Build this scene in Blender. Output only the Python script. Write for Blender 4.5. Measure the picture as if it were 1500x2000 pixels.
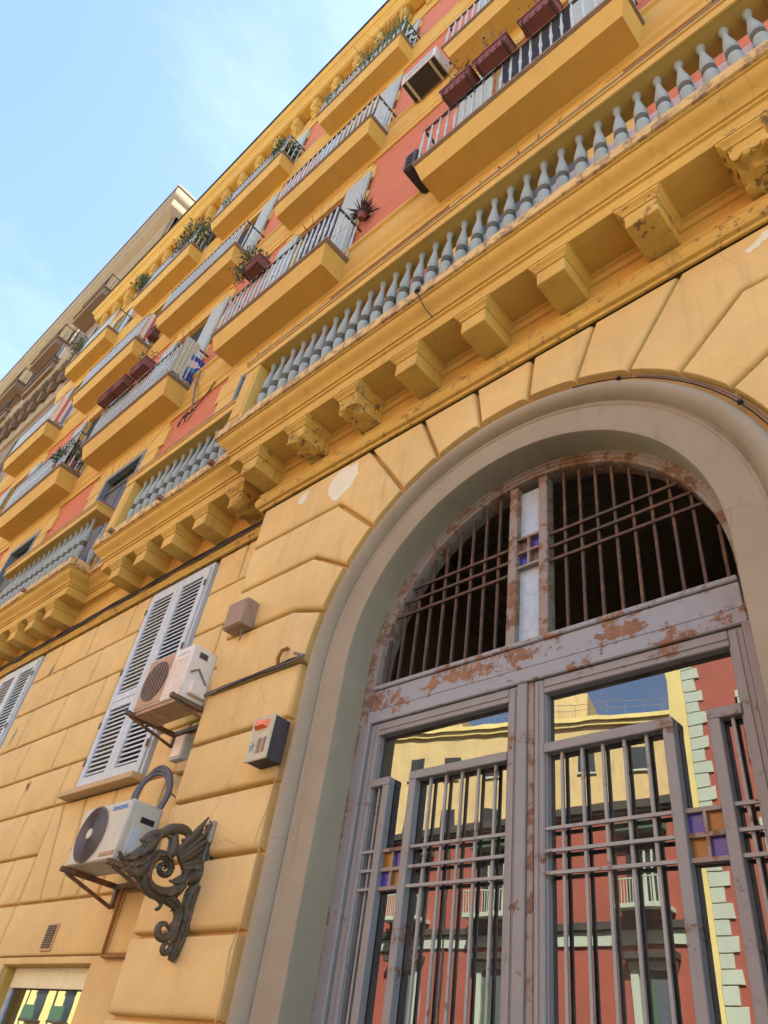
import bpy, math, random
from mathutils import Vector, Matrix, noise as mnoise
random.seed(7)
R = math.radians
SC = bpy.context.scene
for o in list(bpy.data.objects):
    bpy.data.objects.remove(o)
COL = SC.collection

# ------------------------------------------------------------------ camera
cd = bpy.data.cameras.new("camera"); cam = bpy.data.objects.new("camera", cd); COL.objects.link(cam)
cd.sensor_fit = 'VERTICAL'; cd.sensor_height = 36.0
cd.lens = 36.0 * 1433.11 / 2000.0
cd.clip_start = 0.05; cd.clip_end = 2000
right = Vector((0.7286, 0.6714, 0.1355)); down = Vector((-0.3631, 0.5463, -0.7548)); fwd = Vector((-0.5808, 0.5007, 0.6418))
cam.matrix_world = Matrix(((right.x, -down.x, -fwd.x, 0.0), (right.y, -down.y, -fwd.y, -3.0), (right.z, -down.z, -fwd.z, 1.6), (0, 0, 0, 1)))
SC.camera = cam

# ------------------------------------------------------------------ world, sun, exposure
SUN_EL, SUN_AZ = R(50), R(28)          # the sun stands behind the house, a little to the right
w = bpy.data.worlds.new("World"); SC.world = w; w.use_nodes = True
nt = w.node_tree; nt.nodes.clear()
sky = nt.nodes.new("ShaderNodeTexSky"); sky.sky_type = 'NISHITA'; sky.sun_disc = False
sky.sun_elevation = SUN_EL; sky.sun_rotation = SUN_AZ; sky.air_density = 1.0; sky.dust_density = 1.2; sky.ozone_density = 1.6; sky.altitude = 20
bg = nt.nodes.new("ShaderNodeBackground"); bg.inputs[1].default_value = 0.09
wo = nt.nodes.new("ShaderNodeOutputWorld")
wt = nt.nodes.new("ShaderNodeTexCoord"); wm = nt.nodes.new("ShaderNodeMapping"); wm.inputs["Scale"].default_value = (2.2, 1.1, 3.0); wm.inputs["Rotation"].default_value = (0, 0, R(35)); wn_ = nt.nodes.new("ShaderNodeTexNoise"); wn_.inputs["Scale"].default_value = 2.0; wn_.inputs["Detail"].default_value = 9; wn_.inputs["Roughness"].default_value = .62
wr = nt.nodes.new("ShaderNodeValToRGB"); wr.color_ramp.elements[0].position = .50; wr.color_ramp.elements[1].position = .80; wx = nt.nodes.new("ShaderNodeMixRGB"); wx.blend_type = 'MIX'; wh = nt.nodes.new("ShaderNodeMath"); wh.operation = 'MULTIPLY'; wh.inputs[1].default_value = .16
nt.links.new(wt.outputs["Generated"], wm.inputs[0]); nt.links.new(wm.outputs[0], wn_.inputs["Vector"]); nt.links.new(wn_.outputs[0], wr.inputs[0]); nt.links.new(wr.outputs[0], wh.inputs[0]); nt.links.new(wh.outputs[0], wx.inputs[0]); nt.links.new(sky.outputs[0], wx.inputs[1]); wx.inputs[2].default_value = (4.2, 4.5, 4.8, 1)      # thin high cloud over the whole sky
nt.links.new(wx.outputs[0], bg.inputs[0]); nt.links.new(bg.outputs[0], wo.inputs[0])
sd = bpy.data.lights.new("sun", 'SUN'); sd.energy = 5.0; sd.angle = R(0.6); sd.color = (1.0, 0.95, 0.87)
so = bpy.data.objects.new("sun", sd); COL.objects.link(so)
sdir = Vector((math.sin(SUN_AZ) * math.cos(SUN_EL), math.cos(SUN_AZ) * math.cos(SUN_EL), math.sin(SUN_EL)))
so.rotation_euler = sdir.to_track_quat('Z', 'Y').to_euler()
so.location = (0, 0, 60)
vs = SC.view_settings; vs.view_transform = 'Standard'; vs.look = 'None'; vs.gamma = 1.0; vs.use_curve_mapping = False
vs.exposure = 2.62
SC.render.engine = 'CYCLES'
SC.cycles.max_bounces = 8; SC.cycles.diffuse_bounces = 5; SC.cycles.transparent_max_bounces = 12

# ------------------------------------------------------------------ materials
def S(r, g, b):
    f = lambda c: (c / 255) / 12.92 if c / 255 <= 0.04045 else ((c / 255 + 0.055) / 1.055) ** 2.4
    return (f(r), f(g), f(b), 1.0)
MATS = {}
class N:
    def __init__(s, name):
        s.m = bpy.data.materials.new(name); s.m.use_nodes = True; s.t = s.m.node_tree; s.t.nodes.clear()
        s.out = s.add("ShaderNodeOutputMaterial"); s.b = s.add("ShaderNodeBsdfPrincipled"); s.l(s.b.outputs[0], s.out.inputs[0]); MATS[name] = s.m
        g = s.add("ShaderNodeNewGeometry"); s.pos = g.outputs["Position"]
    def add(s, t): return s.t.nodes.new(t)
    def l(s, a, b): s.t.links.new(a, b)
    def noise(s, scale, detail=4, rough=.55, vec=None, stretch=None):
        n = s.add("ShaderNodeTexNoise"); n.inputs["Scale"].default_value = scale; n.inputs["Detail"].default_value = detail; n.inputs["Roughness"].default_value = rough
        v = vec or s.pos
        if stretch:
            mp = s.add("ShaderNodeMapping"); mp.inputs["Scale"].default_value = stretch; s.l(v, mp.inputs[0]); v = mp.outputs[0]
        s.l(v, n.inputs["Vector"]); return n.outputs[0]
    def ramp(s, fac, a, b, ca=(0, 0, 0, 1), cb=(1, 1, 1, 1)):
        r = s.add("ShaderNodeValToRGB"); e = r.color_ramp.elements; e[0].position = a; e[1].position = b; e[0].color = ca; e[1].color = cb
        s.l(fac, r.inputs[0]); return r.outputs[0]
    def mix(s, fac, a, b, mode='MIX'):
        m = s.add("ShaderNodeMixRGB"); m.blend_type = mode
        for i, v in ((0, fac), (1, a), (2, b)):
            if isinstance(v, (int, float)): m.inputs[i].default_value = v if i == 0 else (v, v, v, 1)
            elif isinstance(v, tuple): m.inputs[i].default_value = v
            else: s.l(v, m.inputs[i])
        return m.outputs[0]
    def bump(s, h, strength=.3, dist=.01, normal=None):
        b = s.add("ShaderNodeBump"); b.inputs["Strength"].default_value = strength; b.inputs["Distance"].default_value = dist; s.l(h, b.inputs["Height"])
        if normal: s.l(normal, b.inputs["Normal"])
        s.l(b.outputs[0], s.b.inputs["Normal"]); return b.outputs[0]
    def col(s, c):
        if isinstance(c, tuple): s.b.inputs["Base Color"].default_value = c
        else: s.l(c, s.b.inputs["Base Color"])
    def rough(s, v):
        if isinstance(v, (int, float)): s.b.inputs["Roughness"].default_value = v
        else: s.l(v, s.b.inputs["Roughness"])

def scale(c, k): return (c[0] * k, c[1] * k, c[2] * k, 1)
def plaster(name, c, var=.12, pale=None, wear=0.0, wearcol=None, grime=.0, bump=.25, rough=.8, fine=60, crack=0.0):
    n = N(name)
    big = n.noise(.9, 5, .6); mid = n.noise(5, 5, .6)
    col = n.mix(n.ramp(big, .3, .7), scale(c, 1 - var), scale(c, 1 + var * .7))
    if pale: col = n.mix(n.ramp(n.noise(1.7, 6, .65), .5, .72), col, n.mix(.45, col, pale))
    col = n.mix(n.ramp(mid, .35, .75), col, n.mix(1.0, col, (.93, .91, .88, 1), 'MULTIPLY'))
    if grime:
        st = n.noise(2.2, 6, .7, stretch=(3.0, 3.0, .35))
        col = n.mix(n.ramp(st, .56, .74), col, n.mix(grime, col, (.11, .09, .05, 1)))
    h = n.mix(.45, n.noise(fine, 4, .6), n.noise(7, 4, .6))
    if wear:
        wv = n.noise(11, 10, .72); k = n.ramp(wv, .62 - wear, .635 - wear)
        col = n.mix(k, col, n.mix(n.noise(22, 5, .6), wearcol or S(190, 156, 96), S(104, 80, 42)))
        h = n.mix(.75, h, n.ramp(wv, .60 - wear, .66 - wear), 'SUBTRACT')
    if crack:
        v = n.add("ShaderNodeTexVoronoi"); v.feature = 'DISTANCE_TO_EDGE'; v.inputs["Scale"].default_value = 1.3
        mixv = n.add("ShaderNodeMixRGB"); mixv.inputs[0].default_value = .25; n.l(n.pos, mixv.inputs[1]); nn = n.add("ShaderNodeTexNoise"); nn.inputs["Scale"].default_value = 3.0; nn.inputs["Detail"].default_value = 6; n.l(n.pos, nn.inputs["Vector"]); n.l(nn.outputs[1], mixv.inputs[2])
        n.l(mixv.outputs[0], v.inputs["Vector"])
        k = n.ramp(v.outputs[0], .0015, .006, (1, 1, 1, 1), (0, 0, 0, 1)); k2 = n.mix(1.0, k, n.ramp(n.noise(.8, 3), .5, .6), 'MULTIPLY')
        col = n.mix(n.mix(1.0, k2, (crack, crack, crack, 1), 'MULTIPLY'), col, scale(c, .45))
    n.col(col); n.rough(rough); n.bump(h, bump, .010)
    return n.m
YEL = (.705, .52, .19, 1); YEL2 = (.63, .42, .085, 1)
plaster('plaster_yellow', YEL, .13, pale=S(222, 200, 140), grime=.2, crack=.4, bump=.35)
plaster('plaster_ochre', YEL2, .14, grime=.30, bump=.3, crack=.3)
plaster('plaster_ochre_worn', YEL2, .16, grime=.6, wear=.03, bump=.5, crack=.5)
plaster('plaster_ochre_ruined', YEL2, .2, grime=.7, wear=.05, wearcol=S(172, 150, 98), bump=.7)
plaster('slab_worn', S(214, 182, 110), .14, grime=.3, wear=.10, wearcol=S(206, 176, 122), bump=.5)
plaster('plaster_upper', (.63, .42, .092, 1), .08, grime=.18)
plaster('plaster_balcony', (.62, .405, .08, 1), .07, grime=.28, fine=40)
plaster('plaster_groove', scale(YEL, .95), .1, grime=.3)
plaster('portal_grey', S(154, 146, 119), .13, grime=.3, crack=.4, bump=.25)
plaster('bare_plaster', S(226, 228, 200), .1, bump=.7, fine=25)
plaster('grey_cement', S(150, 150, 130), .15, bump=.5, fine=30)
plaster('baluster_grey', S(156, 170, 162), .14, grime=.4, bump=.2)
plaster('baluster_ring', S(100, 104, 92), .10, grime=.3, bump=.2)
plaster('neighbour_brown', S(138, 116, 96), .1, grime=.2)
plaster('neighbour_beige', S(156, 136, 104), .1, grime=.25)
plaster('neighbour_dark', S(124, 104, 78), .12, grime=.35)
plaster('neighbour_pink', S(200, 130, 115), .1)
plaster('hall_plaster', S(176, 156, 120), .08)
plaster('hall_ceiling', S(180, 162, 130), .08)
plaster('opp_red', S(160, 84, 66), .12, grime=.25)
plaster('opp_yellow', S(206, 180, 122), .14, grime=.5)
plaster('opp_pale', S(226, 206, 130), .06, grime=.2)
plaster('opp_white', S(182, 192, 172), .05)
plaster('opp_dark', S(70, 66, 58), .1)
plaster('roof_dark', S(42, 44, 46), .1)
plaster('paving', S(126, 122, 112), .15)
plaster('asphalt', (.10, .10, .095, 1), .2)
plaster('sill_plaster', S(196, 172, 128), .1, grime=.3)

def brickwall():
    n = N('brick_red')
    mp = n.add("ShaderNodeMapping"); mp.inputs["Rotation"].default_value = (R(90), 0, 0); n.l(n.pos, mp.inputs[0])
    b = n.add("ShaderNodeTexBrick"); b.inputs["Scale"].default_value = 1.0; b.inputs["Brick Width"].default_value = .26; b.inputs["Row Height"].default_value = .068; b.inputs["Mortar Size"].default_value = .006
    n.l(mp.outputs[0], b.inputs["Vector"])
    c = (.54, .175, .08, 1); b.inputs["Color1"].default_value = scale(c, .95); b.inputs["Color2"].default_value = scale(c, 1.07); b.inputs["Mortar"].default_value = scale(c, .72)
    col = n.mix(n.ramp(n.noise(1.3, 5, .6), .3, .72), b.outputs[0], n.mix(1.0, b.outputs[0], (1.1, 1.02, .98, 1), 'MULTIPLY'))
    n.col(col); n.rough(.85); n.bump(n.mix(.5, n.noise(40, 4), b.outputs[1], 'SUBTRACT'), .5, .008)
brickwall()

def rustpaint(name, paint, thr, rust=(.165, .098, .055, 1), rough=.55):
    n = N(name)
    a = n.noise(4.2, 10, .70, stretch=(.8, 1.0, 1.3)); bq = n.noise(26, 6, .6)
    m = n.add("ShaderNodeMath"); m.operation = 'ADD'; n.l(a, m.inputs[0]); m2 = n.add("ShaderNodeMath"); m2.operation = 'MULTIPLY'; n.l(bq, m2.inputs[0]); m2.inputs[1].default_value = .42; n.l(m2.outputs[0], m.inputs[1])
    k = n.ramp(m.outputs[0], thr + .005, thr + .05)
    p = n.mix(n.noise(9, 5), scale(paint, .86), scale(paint, 1.1))
    r = n.mix(n.ramp(n.noise(14, 6, .7), .35, .7), scale(rust, .75), n.mix(.3, scale(rust, 1.5), S(180, 130, 88)))
    n.col(n.mix(k, p, r)); n.rough(n.ramp(k, 0, 1, (rough, rough, rough, 1), (.9, .9, .9, 1))); n.bump(n.mix(.5, n.ramp(m.outputs[0], thr - .01, thr + .03), n.noise(70, 4), 'SUBTRACT'), .35, .004)
rustpaint('paint_violet', S(138, 139, 132), .815)
rustpaint('paint_transom', S(146, 152, 152), .735, rust=(.20, .115, .062, 1))
rustpaint('iron_rust', S(80, 66, 54), .70, rust=(.075, .048, .032, 1), rough=.7)
rustpaint('iron_bar', S(150, 152, 142), .81)
rustpaint('iron_bracket', S(96, 88, 68), .66, rust=(.19, .09, .04, 1))
rustpaint('cast_iron', S(84, 74, 54), .72, rust=(.085, .065, .035, 1), rough=.45)
rustpaint('frame_rust', S(142, 132, 116), .705, rust=(.16, .10, .055, 1))

def simple(name, c, rough=.5, metal=0.0, var=.08, sc=14, bump=.15):
    n = N(name); n.col(n.mix(n.ramp(n.noise(sc, 5), .3, .7), scale(c, 1 - var), scale(c, 1 + var))); n.rough(rough); n.b.inputs["Metallic"].default_value = metal; n.bump(n.noise(80, 3), bump, .002); return n.m
simple('shutter_grey', S(190, 204, 204), .6, var=.1)
simple('shutter_upper', S(164, 176, 164), .6)
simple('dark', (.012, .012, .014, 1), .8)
simple('roller_dark', S(84, 86, 90), .6)
simple('frame_green_grey', S(110, 122, 120), .6)
simple('railing_grey', S(190, 202, 196), .55, var=.14)
simple('handrail', S(92, 88, 82), .6, var=.2)
simple('slab_edge', S(132, 112, 84), .8, var=.2)
simple('ac_white', S(182, 182, 164), .45, var=.06)
simple('ac_old', S(222, 214, 196), .5, var=.08)
simple('ac_dirty', S(176, 146, 110), .7, var=.25)
simple('ac_grille', S(112, 104, 94), .6)
simple('ac_label', S(176, 190, 192), .4)
simple('ac_dark', S(58, 54, 50), .8, var=.25)
simple('text_blue', S(70, 130, 190), .5)
simple('box_brown', S(150, 128, 104), .7, var=.12)
simple('box_dark', S(74, 66, 66), .7, var=.2)
simple('box_steel', S(186, 182, 152), .6, var=.12)
simple('lamp_orange', S(236, 120, 40), .25, var=.05)
simple('decal_blue', S(112, 146, 146), .7, var=.2)
simple('decal_brown', S(134, 116, 92), .8, var=.15)
simple('cable_black', S(50, 46, 44), .7, var=.3)
simple('cable_grey', S(120, 116, 110), .7, var=.2)
simple('conduit', S(86, 90, 96), .6, var=.2)
simple('pipe_ochre', S(150, 100, 46), .8, var=.2)
simple('terracotta', S(124, 70, 56), .6, var=.18, sc=30)
simple('soil', S(60, 46, 34), .95)
simple('leaf_green', (.07, .115, .03, 1), .6, var=.5, sc=9)
simple('leaf_olive', (.12, .13, .05, 1), .6, var=.4, sc=9)
simple('leaf_dry', (.20, .15, .08, 1), .8, var=.4, sc=9)
simple('leaf_dark', (.06, .04, .035, 1), .7, var=.4)
simple('stem', S(92, 72, 50), .8)
simple('grille_dark', S(60, 58, 54), .6)
simple('grille_frame', S(196, 160, 110), .7)
simple('cloth_white', S(226, 222, 214), .9)
simple('curtain_sage', S(186, 186, 156), .9, var=.08)
simple('wicker', S(96, 64, 48), .9, var=.4, sc=60)
simple('paper_white', S(236, 238, 240), .8)
simple('blind_cream', S(226, 226, 184), .7, var=.06)
simple('green_shutter', S(70, 100, 76), .7)
simple('window_dark', S(50, 56, 58), .3)
simple('opp_pane', S(90, 100, 104), .15)

def stripes(name, cols, freq, axis=1):
    n = N(name); sx = n.add("ShaderNodeSeparateXYZ"); n.l(n.pos, sx.inputs[0])
    m = n.add("ShaderNodeMath"); m.operation = 'MULTIPLY'; n.l(sx.outputs[axis], m.inputs[0]); m.inputs[1].default_value = freq
    f = n.add("ShaderNodeMath"); f.operation = 'FRACT'; n.l(m.outputs[0], f.inputs[0])
    r = n.add("ShaderNodeValToRGB"); r.color_ramp.interpolation = 'CONSTANT'; e = r.color_ramp.elements
    e[0].position = 0; e[0].color = cols[0]; e[1].position = 1 / len(cols); e[1].color = cols[1]
    for i, c in enumerate(cols[2:]): q = e.new((i + 2) / len(cols)); q.color = c
    n.l(f.outputs[0], r.inputs[0]); n.col(r.outputs[0]); n.rough(.9)
stripes('cloth_striped', [S(222, 204, 180), S(200, 110, 90), S(224, 214, 196), S(120, 128, 138), S(216, 210, 200), S(226, 196, 150)], 2.3)
def patterncloth():
    n = N('cloth_blue'); v = n.add("ShaderNodeTexVoronoi"); v.inputs["Scale"].default_value = 7; n.l(n.pos, v.inputs["Vector"])
    r = n.add("ShaderNodeValToRGB"); r.color_ramp.interpolation = 'CONSTANT'; e = r.color_ramp.elements; e[0].color = S(60, 80, 150); e[1].position = .35; e[1].color = S(214, 200, 196); q = e.new(.6); q.color = S(70, 130, 170); q = e.new(.8); q.color = S(50, 60, 110)
    sx = n.add("ShaderNodeSeparateXYZ"); n.l(v.outputs["Color"], sx.inputs[0]); n.l(sx.outputs[0], r.inputs[0]); n.col(r.outputs[0]); n.rough(.9)
patterncloth()

def glass(name, tint, ior, rough=0.0, wav=0.0, dirt=0.0):
    n = N(name); n.t.nodes.remove(n.b)
    g = n.add("ShaderNodeBsdfGlossy"); g.inputs["Roughness"].default_value = rough; g.inputs["Color"].default_value = (.95, .97, .96, 1)
    t = n.add("ShaderNodeBsdfTransparent"); t.inputs[0].default_value = tint
    f = n.add("ShaderNodeFresnel"); f.inputs["IOR"].default_value = ior
    if wav:
        b = n.add("ShaderNodeBump"); b.inputs["Strength"].default_value = wav; b.inputs["Distance"].default_value = .01; n.l(n.noise(2.0, 2), b.inputs["Height"]); n.l(b.outputs[0], g.inputs["Normal"])
    m = n.add("ShaderNodeMixShader"); n.l(f.outputs[0], m.inputs[0]); n.l(t.outputs[0], m.inputs[1]); n.l(g.outputs[0], m.inputs[2]); 
    if dirt:                                               # film of street dust, streaked downwards
        d = n.add("ShaderNodeBsdfDiffuse"); d.inputs[0].default_value = S(150, 140, 120); k = n.add("ShaderNodeMixShader"); st = n.ramp(n.noise(3.0, 7, .65, stretch=(2.5, 1, .5)), .35, .75); mu = n.add("ShaderNodeMath"); mu.operation = 'MULTIPLY'; n.l(st, mu.inputs[0]); mu.inputs[1].default_value = dirt * 2
        n.l(mu.outputs[0], k.inputs[0]); n.l(m.outputs[0], k.inputs[1]); n.l(d.outputs[0], k.inputs[2]); n.l(k.outputs[0], n.out.inputs[0])
    else: n.l(m.outputs[0], n.out.inputs[0])
glass('glass_pane', (.24, .24, .21, 1), 2.45, wav=.07, dirt=.10)
glass('glass_shop', (.3, .34, .3, 1), 3.0, wav=.04, dirt=.04)
def colglass(name, c, rough=.15, bumpsc=60):
    n = N(name); n.col(n.mix(n.noise(30, 4), scale(c, .7), scale(c, 1.2))); n.rough(rough); n.bump(n.noise(bumpsc, 3), .4, .004)
colglass('glass_amber', (.30, .13, .015, 1)); colglass('glass_blue', (.06, .05, .30, 1)); colglass('glass_milk', S(176, 196, 200), .2, 90); colglass('glass_brown', (.16, .09, .05, 1))

# ------------------------------------------------------------------ mesh helpers
OFF = {}
class M:
    """collects faces; build() links them as ONE mesh object"""
    def __init__(s): s.v = []; s.f = []; s.mi = []
    def add(s, vs, fs, mi=0):
        b = len(s.v); s.v += [tuple(v) for v in vs]; s.f += [tuple(i + b for i in f) for f in fs]; s.mi += [mi] * len(fs); return s
    def box(s, x0, x1, y0, y1, z0, z1, c=0.0, mi=0):
        if x0 > x1: x0, x1 = x1, x0
        if y0 > y1: y0, y1 = y1, y0
        if z0 > z1: z0, z1 = z1, z0
        if c <= 0:
            vs = [(x0, y0, z0), (x1, y0, z0), (x1, y1, z0), (x0, y1, z0), (x0, y0, z1), (x1, y0, z1), (x1, y1, z1), (x0, y1, z1)]
            return s.add(vs, [(0, 3, 2, 1), (4, 5, 6, 7), (0, 1, 5, 4), (1, 2, 6, 5), (2, 3, 7, 6), (3, 0, 4, 7)], mi)
        vs = []; idx = {}
        for i, X in enumerate((x0, x1)):
            for j, Yv in enumerate((y0, y1)):
                for k, Z in enumerate((z0, z1)):
                    for a in range(3):
                        p = [X, Yv, Z]; sg = [1 - 2 * i, 1 - 2 * j, 1 - 2 * k]
                        for q in range(3):
                            if q != a: p[q] += sg[q] * c
                        idx[(i, j, k, a)] = len(vs); vs.append(tuple(p))
        fs = []
        def rect(keys, n):
            a = [Vector(vs[idx[q]]) for q in keys]; nn = (a[1] - a[0]).cross(a[2] - a[0])
            f = [idx[q] for q in keys]; fs.append(tuple(f if nn.dot(Vector(n)) > 0 else f[::-1]))
        for a in range(3):
            b, d = [q for q in range(3) if q != a]
            for e in (0, 1):
                ks = []
                for (u, v) in ((0, 0), (1, 0), (1, 1), (0, 1)):
                    t = [0, 0, 0]; t[a] = e; t[b] = u; t[d] = v; ks.append((*t, a))
                n = [0, 0, 0]; n[a] = 2 * e - 1; rect(ks, n)
        for a in range(3):
            b, d = [q for q in range(3) if q != a]
            for u in (0, 1):
                for v in (0, 1):
                    ks = []
                    for (e, ax) in ((0, b), (1, b), (1, d), (0, d)):
                        t = [0, 0, 0]; t[a] = e; t[b] = u; t[d] = v; ks.append((*t, ax))
                    n = [0, 0, 0]; n[b] = 2 * u - 1; n[d] = 2 * v - 1; rect(ks, n)
        for i in (0, 1):
            for j in (0, 1):
                for k in (0, 1): rect([(i, j, k, 0), (i, j, k, 1), (i, j, k, 2)], (2 * i - 1, 2 * j - 1, 2 * k - 1))
        return s.add(vs, fs, mi)
    def tube(s, pts, r, n=8, mi=0, flat=None, caps=True):
        """pts 3D; r number or list; flat = (axis, factor) squashes the section"""
        P = [Vector(p) for p in pts]; rr = r if isinstance(r, (list, tuple)) else [r] * len(P)
        rings = []; up = None
        for i, p in enumerate(P):
            t = (P[min(i + 1, len(P) - 1)] - P[max(i - 1, 0)]).normalized()
            if up is None:
                up = Vector((0, 0, 1)) if abs(t.z) < .9 else Vector((1, 0, 0))
            a = t.cross(up)
            if a.length < 1e-4: a = t.cross(Vector((0, 1, 0)))
            a.normalize(); b = a.cross(t).normalized(); up = b
            ring = []
            for k in range(n):
                an = 2 * math.pi * k / n; v = (a * math.cos(an) + b * math.sin(an)) * rr[i]
                if flat: v[flat[0]] *= flat[1]
                ring.append(tuple(p + v))
            rings.append(ring)
        vs = [q for ring in rings for q in ring]; fs = []
        for i in range(len(P) - 1):
            for k in range(n):
                fs.append((i * n + k, i * n + (k + 1) % n, (i + 1) * n + (k + 1) % n, (i + 1) * n + k))
        if caps: fs.append(tuple(range(n))[::-1]); fs.append(tuple((len(P) - 1) * n + k for k in range(n)))
        return s.add(vs, fs, mi)
    def lathe(s, prof, c, n=14, mi=None):
        """prof [(r,z)] about the vertical through c"""
        vs = []; fs = []; mm = []
        for r, z in prof:
            for k in range(n):
                a = 2 * math.pi * k / n; vs.append((c[0] + r * math.cos(a), c[1] + r * math.sin(a), c[2] + z))
        b = len(s.v); s.v += vs
        for i in range(len(prof) - 1):
            for k in range(n):
                s.f.append((b + i * n + k, b + i * n + (k + 1) % n, b + (i + 1) * n + (k + 1) % n, b + (i + 1) * n + k)); s.mi.append(mi[i] if mi else 0)
        s.f.append(tuple(b + k for k in range(n))[::-1]); s.mi.append(0); s.f.append(tuple(b + (len(prof) - 1) * n + k for k in range(n))); s.mi.append(0)
        return s
    def prism(s, poly, y0, y1, mi=0):
        """poly [(x,z)] counter-clockwise seen from the street (-y); y0 front, y1 back"""
        n = len(poly); vs = [(x, y0, z) for x, z in poly] + [(x, y1, z) for x, z in poly]
        fs = [tuple(range(n)), tuple(range(2 * n - 1, n - 1, -1))] + [(k, n + k, n + (k + 1) % n, (k + 1) % n) for k in range(n)]
        return s.add(vs, fs, mi)
    def molding(s, path, prof, mi=0, caps=True):
        """prof [(d out, z)] swept along the plan path [(x,y)] with mitred corners"""
        m = len(path); nm = []
        for i in range(m - 1):
            dx = path[i + 1][0] - path[i][0]; dy = path[i + 1][1] - path[i][1]; L = math.hypot(dx, dy); nm.append((dy / L, -dx / L))
        cols = []
        for i in range(m):
            if i == 0: q = nm[0]
            elif i == m - 1: q = nm[-1]
            else:
                a, b = nm[i - 1], nm[i]; k = 1 + a[0] * b[0] + a[1] * b[1]; q = ((a[0] + b[0]) / k, (a[1] + b[1]) / k)
            cols.append([(path[i][0] + q[0] * d, path[i][1] + q[1] * d, z) for d, z in prof])
        n = len(prof); vs = [v for c in cols for v in c]; fs = []
        for i in range(m - 1):
            for k in range(n - 1):
                fs.append((i * n + k, (i + 1) * n + k, (i + 1) * n + k + 1, i * n + k + 1))
        if caps: fs.append(tuple(range(n))); fs.append(tuple((m - 1) * n + k for k in range(n))[::-1])
        return s.add(vs, fs, mi)
    def poly(s, pts, mi=0): return s.add(pts, [tuple(range(len(pts)))], mi)
    def build(s, name, mat, parent=None, smooth=None, loc=None):
        off = OFF.get(parent.name, Vector()) if parent else Vector()
        base = off if loc is None else Vector(loc)
        me = bpy.data.meshes.new(name)
        me.from_pydata([(v[0] - base.x, v[1] - base.y, v[2] - base.z) for v in s.v], [], s.f)
        for mm in (mat if isinstance(mat, (list, tuple)) else [mat]): me.materials.append(MATS[mm])
        if any(s.mi): me.polygons.foreach_set('material_index', s.mi)
        if smooth is not None:
            me.polygons.foreach_set('use_smooth', [True] * len(me.polygons)); me.set_sharp_from_angle(angle=R(smooth))
        me.update()
        return link(name, me, parent, base - off)
def link(name, me, parent=None, loc=(0, 0, 0), rot=None):
    o = bpy.data.objects.new(name, me); COL.objects.link(o); o.location = loc
    if rot: o.rotation_euler = rot
    if parent: o.parent = parent
    OFF[o.name] = (OFF.get(parent.name, Vector()) if parent else Vector()) + Vector(loc)
    return o
def inst(src, parent, world):
    """another object sharing src's mesh, standing at a world position"""
    return link(src.name.split('.')[0], src.data, parent, Vector(world) - OFF[parent.name])
def thing(name, label, cat, loc, group=None):
    o = bpy.data.objects.new(name, None); COL.objects.link(o); o.location = loc; o.empty_display_size = .2; OFF[o.name] = Vector(loc)
    return tag(o, label, cat, group)
def tag(o, label, cat, group=None):
    o['label'] = label; o['category'] = cat
    if group: o['group'] = group
    return o
def struct(o): o['kind'] = 'structure'; return o
def inset(poly, d):
    n = len(poly); out = []
    for i in range(n):
        p0, p1, p2 = poly[i - 1], poly[i], poly[(i + 1) % n]
        a = (p1[0] - p0[0], p1[1] - p0[1]); b = (p2[0] - p1[0], p2[1] - p1[1]); la = math.hypot(*a) or 1e-9; lb = math.hypot(*b) or 1e-9
        na = (-a[1] / la, a[0] / la); nb = (-b[1] / lb, b[0] / lb); k = 1 + na[0] * nb[0] + na[1] * nb[1]; k = max(k, .3)
        out.append((p1[0] + (na[0] + nb[0]) / k * d, p1[1] + (na[1] + nb[1]) / k * d))
    return out
def inset_var(poly, ds):
    """ds[i] is the inset of the edge from corner i to corner i+1"""
    n = len(poly); L = []
    for i in range(n):
        p, q = poly[i], poly[(i + 1) % n]; a = (q[0] - p[0], q[1] - p[1]); l = math.hypot(*a) or 1e-9; nn = (-a[1] / l, a[0] / l)
        L.append((nn, nn[0] * p[0] + nn[1] * p[1] + ds[i]))
    out = []
    for i in range(n):
        (n1, c1), (n2, c2) = L[i - 1], L[i]; det = n1[0] * n2[1] - n1[1] * n2[0]
        if abs(det) < .02: k = (ds[i - 1] + ds[i]) / 2; out.append((poly[i][0] + n2[0] * k, poly[i][1] + n2[1] * k))
        else: out.append(((c1 * n2[1] - c2 * n1[1]) / det, (n1[0] * c2 - n2[0] * c1) / det))
    return out
def stone(parent, poly, yf, depth, mat, gap=.010, r=.03, name='stone', sharp=None):
    """one rusticated block: outline [(x,z)] counter-clockwise from the street, face at yf, round shoulders"""
    n = len(poly); rings = []
    for ins, y in ((gap, yf + depth), (gap, yf + r), (gap + r * .12, yf + r * .5), (gap + r * .4, yf + r * .15), (gap + r, yf)):
        ds = []
        for i in range(n):
            a, b = poly[i], poly[(i + 1) % n]; up = (b[0] - a[0]) < -.25 * math.hypot(b[0] - a[0], b[1] - a[1])      # this edge looks up
            ds.append((ins - gap) * .12 if sharp and sharp(a, b) else gap + (ins - gap) * (.38 if up else 1))
        rings.append([(x, y, z) for x, z in inset_var(poly, ds)])
    m = M(); vs = [v for q in rings for v in q]; fs = []
    for i in range(4):
        for k in range(n): fs.append((i * n + k, i * n + (k + 1) % n, (i + 1) * n + (k + 1) % n, (i + 1) * n + k))
    fs.append(tuple(4 * n + k for k in range(n)))
    m.add(vs, fs); return m.build(name, mat, parent, smooth=50)
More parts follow.
